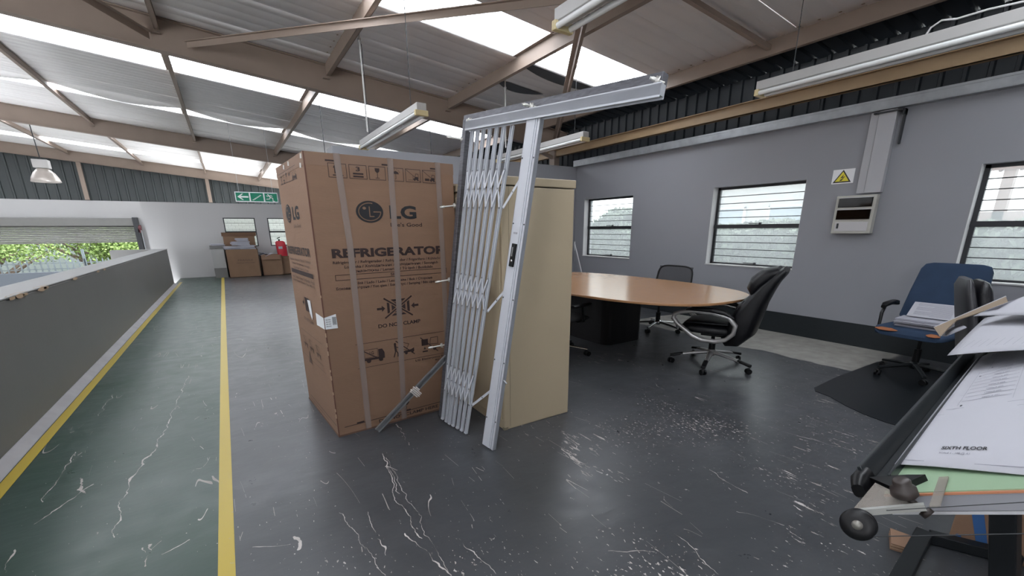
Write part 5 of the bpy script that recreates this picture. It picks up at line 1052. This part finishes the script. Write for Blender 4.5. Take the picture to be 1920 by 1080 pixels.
def stackp(cx, cy, z, w, d, h, rot, label, grp):
    t = thing('paper_stack', label, 'papers', (cx, cy, z), group=grp); n = max(2, int(h/0.025))
    for k in range(n):
        r2 = rot+random.uniform(-.12, .12); u = np.array((math.cos(r2), math.sin(r2), 0)); v = np.array((-u[1], u[0], 0)); MB().obox(np.array((cx+random.uniform(-.02, .02), cy+random.uniform(-.02, .02), z+k*h/n))-u*w/2-v*d/2, u*w, v*d, (0, 0, h/n*0.8)).build('sheaf', paper2_m, t)
MB_ = [(0.14, 17.1, 0.885, .50, .40, .10, 0, 'paper stack at the left on the large cardboard box'), (0.52, 17.1, 0.885, .44, .40, .12, .1, 'paper stack at the right on the large cardboard box'), (0.34, 17.12, 1.01, .50, .36, .12, .05, 'middle paper stack crossing the two lower ones'), (0.42, 17.12, 1.135, .34, .3, .10, -.1, 'small paper stack topping the heap on the large box'), (-0.28, 17.2, 1.012, .36, .3, .06, 0, 'thin paper stack on top of the grey pier')]
for a in MB_: stackp(*a, 'paper stacks heaped by the far wall')
for k in range(5): 
    u = np.array((math.cos(k), math.sin(k)*.3, -.25)); u /= np.linalg.norm(u); v = np.cross((0, 0, 1.0), u); v /= np.linalg.norm(v); o = MB().obox(np.array((0.85+k*0.08, 16.95+0.03*k, 0.72+0.012*(4-k))), u*0.26, v*0.2, (0, 0, 0.01)).build('loose_sheaf', paper2_m); tag(o, ['loose sheaf of papers sliding off the right of the large box', 'loose sheaf of papers on the left half of the smaller box', 'loose sheaf of papers in the middle of the smaller box', 'loose sheaf of papers on the right half of the smaller box', 'loose sheaf of papers nearest the red cover'][k], 'papers', 'loose papers over the smaller box')
t = thing('red_extinguisher_cover', 'red covered fire extinguisher standing on the boxes under the far window', 'fire extinguisher', (1.55, 17.1, 0.6))
MB().loft([((1.55, 17.15, 0.62), (1, 0, 0), (0, 1, 0), .15, .12), ((1.54, 17.15, 0.9), (1, 0, 0), (0, 1, 0), .16, .12), ((1.52, 17.15, 1.08), (1, 0, 0), (0, 1, 0), .15, .11), ((1.52, 17.15, 1.12), (1, 0, 0), (0, 1, 0), .10, .08)], 18, 3).build('cover', red_m, t)
b = MB(); b.cyl((1.50, 17.15, 1.1), (1.50, 17.15, 1.18), 0.03, 10); b.bar((1.44, 17.15, 1.2), (1.54, 17.15, 1.24), 0.03, 0.03); b.build('valve', black_m, t); MB().box((1.44, 17.02, 0.86), (1.56, 17.03, 0.94)).build('label', paper_m, t)
# pole at the table corner
t = thing('white_pole', 'thin white pole leaning in the corner behind the conference table', 'pole', (6.3, 7.1, 0)); MB().cyl((6.33, 7.38, 1.14), (6.30, 6.85, 0.0), 0.012, 8).build('shaft', reveal_m, t)
b = MB(); b.tube([(6.31, 7.36, 1.18), (6.29, 7.33, 1.10), (6.30, 7.34, 1.00), (6.32, 7.38, 1.05), (6.33, 7.4, 1.15), (6.31, 7.36, 1.18)], 0.012, 6); b.build('cord_knot', reveal_m, t)
# red floor marks by the boxes
# ================================================================ outdoors
struct(MB().box((-60, YC+0.3, -2.5), (30, 70, -2.3)).build('ground_yard', mat('yard_concrete', (0.20, 0.20, 0.19), 0.8)))
struct(MB().box((XR+0.3, -30, -0.4), (60, YC, -0.1)).build('ground_side', mat('pale_paving', (0.62, 0.62, 0.6), 0.8)))
tpx = on_y(0, 514, 29.0); zf = tpx[2]
struct(MB().box((-20, 29.0, -2.3), (-1.0, 29.2, zf)).build('wall_dwarf', mat('slate_blue_paint', (0.06, 0.07, 0.085), 0.7)))
t = thing('palisade_fence', 'grey steel palisade fence seen under the roller door', 'fence', (-6.5, 29.3, zf)); k = 0; pale_d = None; pm = mat('fence_grey', (0.10, 0.12, 0.13), 0.5)
for i in range(34):
    x = -11.5+i*0.22
    if pale_d is None: o = MB().prism([(-0.03, 0, 0), (0.03, 0, 0), (0.03, 0, 0.50), (0, 0, 0.60), (-0.03, 0, 0.50)], (0, 0.01, 0)).build('pale', pm, None); pale_d = o.data; o.parent = t
    else: o = bpy.data.objects.new('pale', pale_d); COL.objects.link(o); o.parent = t
    o.location = (x+6.5, 0, 0)
for z in (0.10, 0.36): MB().box((-11.6, 29.315, zf+z), (-4.0, 29.34, zf+z+0.04)).build('rail', pm, t)
MB().box((-6.05, 29.3, zf), (-5.95, 29.4, zf+1.0)).build('post', pm, t)
def car(x, y, label, L=4.3, colr=(0.62, 0.66, 0.72), hgt=1.5, z0=-2.3):
    t = thing('car', label, 'car', (x, y, z0), group='cars parked beyond the fence'); cm = mat('car_paint_%d' % int(x*10+900), colr, 0.25)
    body = [(0, .35), (0, .75), (.1, .85), (.95, .95), (1.45, 1.38), (2.0, hgt), (3.2, hgt-.02), (3.9, 1.05), (4.25, .95), (4.3, .35)]; b = MB(); b.prism([(x+a*L/4.3, y, z0+h) for a, h in body], (0, 1.7, 0)); b.build('body', cm, t, bevel=0.05, fix=True)
    b = MB(); b.prism([(x+a*L/4.3, y-0.01, z0+h) for a, h in ((1.15, .98), (1.6, 1.34), (2.05, hgt-.08), (3.1, hgt-.1), (3.7, 1.02))], (0, 0.012, 0)); b.build('side_windows', mat('car_glass', (0.04, 0.05, 0.06), 0.1), t, fix=True)
    for dx in (0.85, 3.45): MB().cyl((x+dx, y-0.02, z0+.33), (x+dx, y+0.2, z0+.33), .33, 20).build('wheel', black_m, t)
car(-9.1, 31.5, 'pale blue van parked behind the palisade fence', 6.3, (0.62, 0.68, 0.76), 2.05); car(-13.2, 31.2, 'silver car at the left edge behind the tree trunk', 4.2, (0.5, 0.52, 0.55), 1.9)
def tree(x, y, zb, r, h, label, n=2600, zc=1.2, zlow=0.0):
    t = thing('tree', label, 'tree', (x, y, zb), group='leafy trees outside the roller door')
    b = MB(); b.tube([(x, y, zb), (x+0.08, y, zb+h*0.4), (x-0.1, y, zb+h*0.7), (x, y, zb+h)], [0.22, 0.17, 0.13, 0.05], 10)
    for k in range(7): a = k*0.9; b.tube([(x, y, zb+h*(0.42+0.03*k)), (x+math.cos(a)*r*0.4, y+math.sin(a)*r*0.4, zb+h*(0.62+.02*k)), (x+math.cos(a)*r*0.8, y+math.sin(a)*r*0.8, zb+h*0.8)], [0.09, 0.06, 0.02], 6)
    b.build('trunk', bark_m, t)
    cl = rng.normal(size=(26, 3)); cl /= np.linalg.norm(cl, axis=1)[:, None]; cl *= rng.uniform(0.3, 1.0, (26, 1)); cl = cl*np.array((r, r, r*0.62))+np.array((x, y, zb+h*zc))
    V = []; F = []
    for i in range(n):
        c = cl[i % 26]+rng.normal(size=3)*r*0.2
        if c[2] < zlow+0.35*rng.random(): continue
        s = 0.05+0.04*rng.random(); u = rng.normal(size=3); u /= np.linalg.norm(u); v = np.cross(u, rng.normal(size=3)); v /= np.linalg.norm(v)
        k = len(V); V += [c-u*s, c+v*s*0.6, c+u*s, c-v*s*0.6]; F.append((k, k+1, k+2, k+3))
    MB().add(V, F).build('foliage', leaf_m, t, kind='stuff')
tree(-9.3, 30.4, -2.3, 2.4, 3.6, 'leafy tree with a forked trunk at the left of the roller door view', 9000, 0.98); tree(-6.6, 32.5, -2.3, 2.6, 4.2, 'leafy tree in the middle of the roller door view', 9000, 1.0); tree(-4.4, 31.5, -2.3, 2.0, 3.4, 'bright leafy tree at the right of the roller door view', 9000, 0.82, -1.2)
tree(-12.8, 33.0, -2.3, 2.8, 4.4, 'leafy tree beyond the left edge of the roller door', 6000, 1.0)
struct(MB().box((-30, 39, -2.3), (8, 39.5, 3.2)).build('yard_shade_backdrop', mat('backdrop_shade_green', (0.05, 0.06, 0.055), 0.9)))  # dark backdrop, its colour stands for the shade behind the trees
# hedge bank to the right
def hedge(name, label, x, y0, y1, hfun, n):
    t = thing(name, label, 'hedge', (x, (y0+y1)/2, -0.1)); b = MB(); k = 24; V = []
    for i in range(k+1):
        y = y0+(y1-y0)*i/k; h = hfun(y); V += [(x-0.3, y, -0.1), (x-0.15, y, h-0.15), (x+0.5, y, h-0.05), (x+1.0, y, -0.1)]
    F = []
    for i in range(k):
        for j in range(3): F.append((4*i+j, 4*i+4+j, 4*i+5+j, 4*i+1+j))
    b.add(V, F).build('twiggy_core', mat('hedge_core', (0.05, 0.07, 0.045), 0.9), t, fix=True)
    V = []; F = []
    for i in range(n):
        y = rng.uniform(y0, y1); h = hfun(y); z = rng.uniform(-0.1, h+0.05); c = np.array((x-0.32+rng.normal()*0.06 if z < h-0.1 else x+rng.uniform(-.3, .4), y, z)); s = 0.05+0.03*rng.random(); u = rng.normal(size=3); u /= np.linalg.norm(u); v = np.cross(u, rng.normal(size=3)); v /= np.linalg.norm(v)
        q_ = len(V); V += [c-u*s, c+v*s*0.6, c+u*s, c-v*s*0.6]; F.append((q_, q_+1, q_+2, q_+3))
    MB().add(V, F).build('leaves', hedge_m, t, kind='stuff')
hedge('hedge', 'clipped grey-green hedge outside the window wall', 9.3, -1.5, 8.8, lambda y: 1.50+0.04*math.sin(3*y), 26000)
hedge('hedge_bank', 'rounded hedge outside the leftmost window', 9.6, 8.9, 10.9, lambda y: 1.95-0.55*((y-9.1)/1.8)**2-0.35*max(0, y-9.6), 6000)
# neighbouring building, pergola
t = thing('neighbour_building', 'pale rendered neighbouring building seen through the middle window', 'building', (14.5, 8, -0.1)); MB().box((14.5, 5.0, -0.1), (19, 10.8, 5.2)).build('wall', mat('pale_render', (0.34, 0.33, 0.33), 0.8, var=0.04), t)
for y0 in (6.4, 8.4):
    w_ = MB(); w_.box((14.42, y0, 1.35), (14.5, y0+0.05, 2.1)); w_.box((14.42, y0+1.2, 1.35), (14.5, y0+1.25, 2.1)); w_.box((14.42, y0, 2.05), (14.5, y0+1.25, 2.1)); f = w_.build('window_frame', mat('white_upvc', (0.6, 0.6, 0.6)), t); MB().box((14.46, y0+0.05, 1.35), (14.49, y0+1.2, 2.05)).build('pane', mat('blueish_pane', (0.25, 0.29, 0.33), 0.2), f)
t = thing('pergola', 'reddish timber pergola on brick piers seen through the right-hand window', 'pergola', (13.5, 1.5, -0.1)); pm2 = mat('red_brown_timber', (0.17, 0.10, 0.085), 0.7)
for x, y in ((13, 0.6), (13, 1.5), (13, 2.3)): MB().box((x, y, -0.1), (x+0.22, y+0.16, 2.55)).build('pier', pm2, t)
MB().box((13.0, 0.2, -0.1), (13.3, 2.9, 1.72)).build('low_wall', mat('pinkish_brick', (0.22, 0.16, 0.15), 0.8, var=.2, vscale=12), t)
for i in range(10): MB().bar((13.0, 2.8-i*0.28, 2.5), (14.6, 2.2-i*0.28, 3.5), 0.05, 0.08).build('rafter', pm2, t)
for z, x in ((2.5, 12.98), (2.8, 13.4), (3.1, 13.9), (3.4, 14.4)): MB().box((x, 0.1, z), (x+0.06, 2.9, z+0.07)).build('batten', pm2, t)
for o in bpy.data.objects:
    for k in ('_o', '_local'):
        if k in o: del o[k]
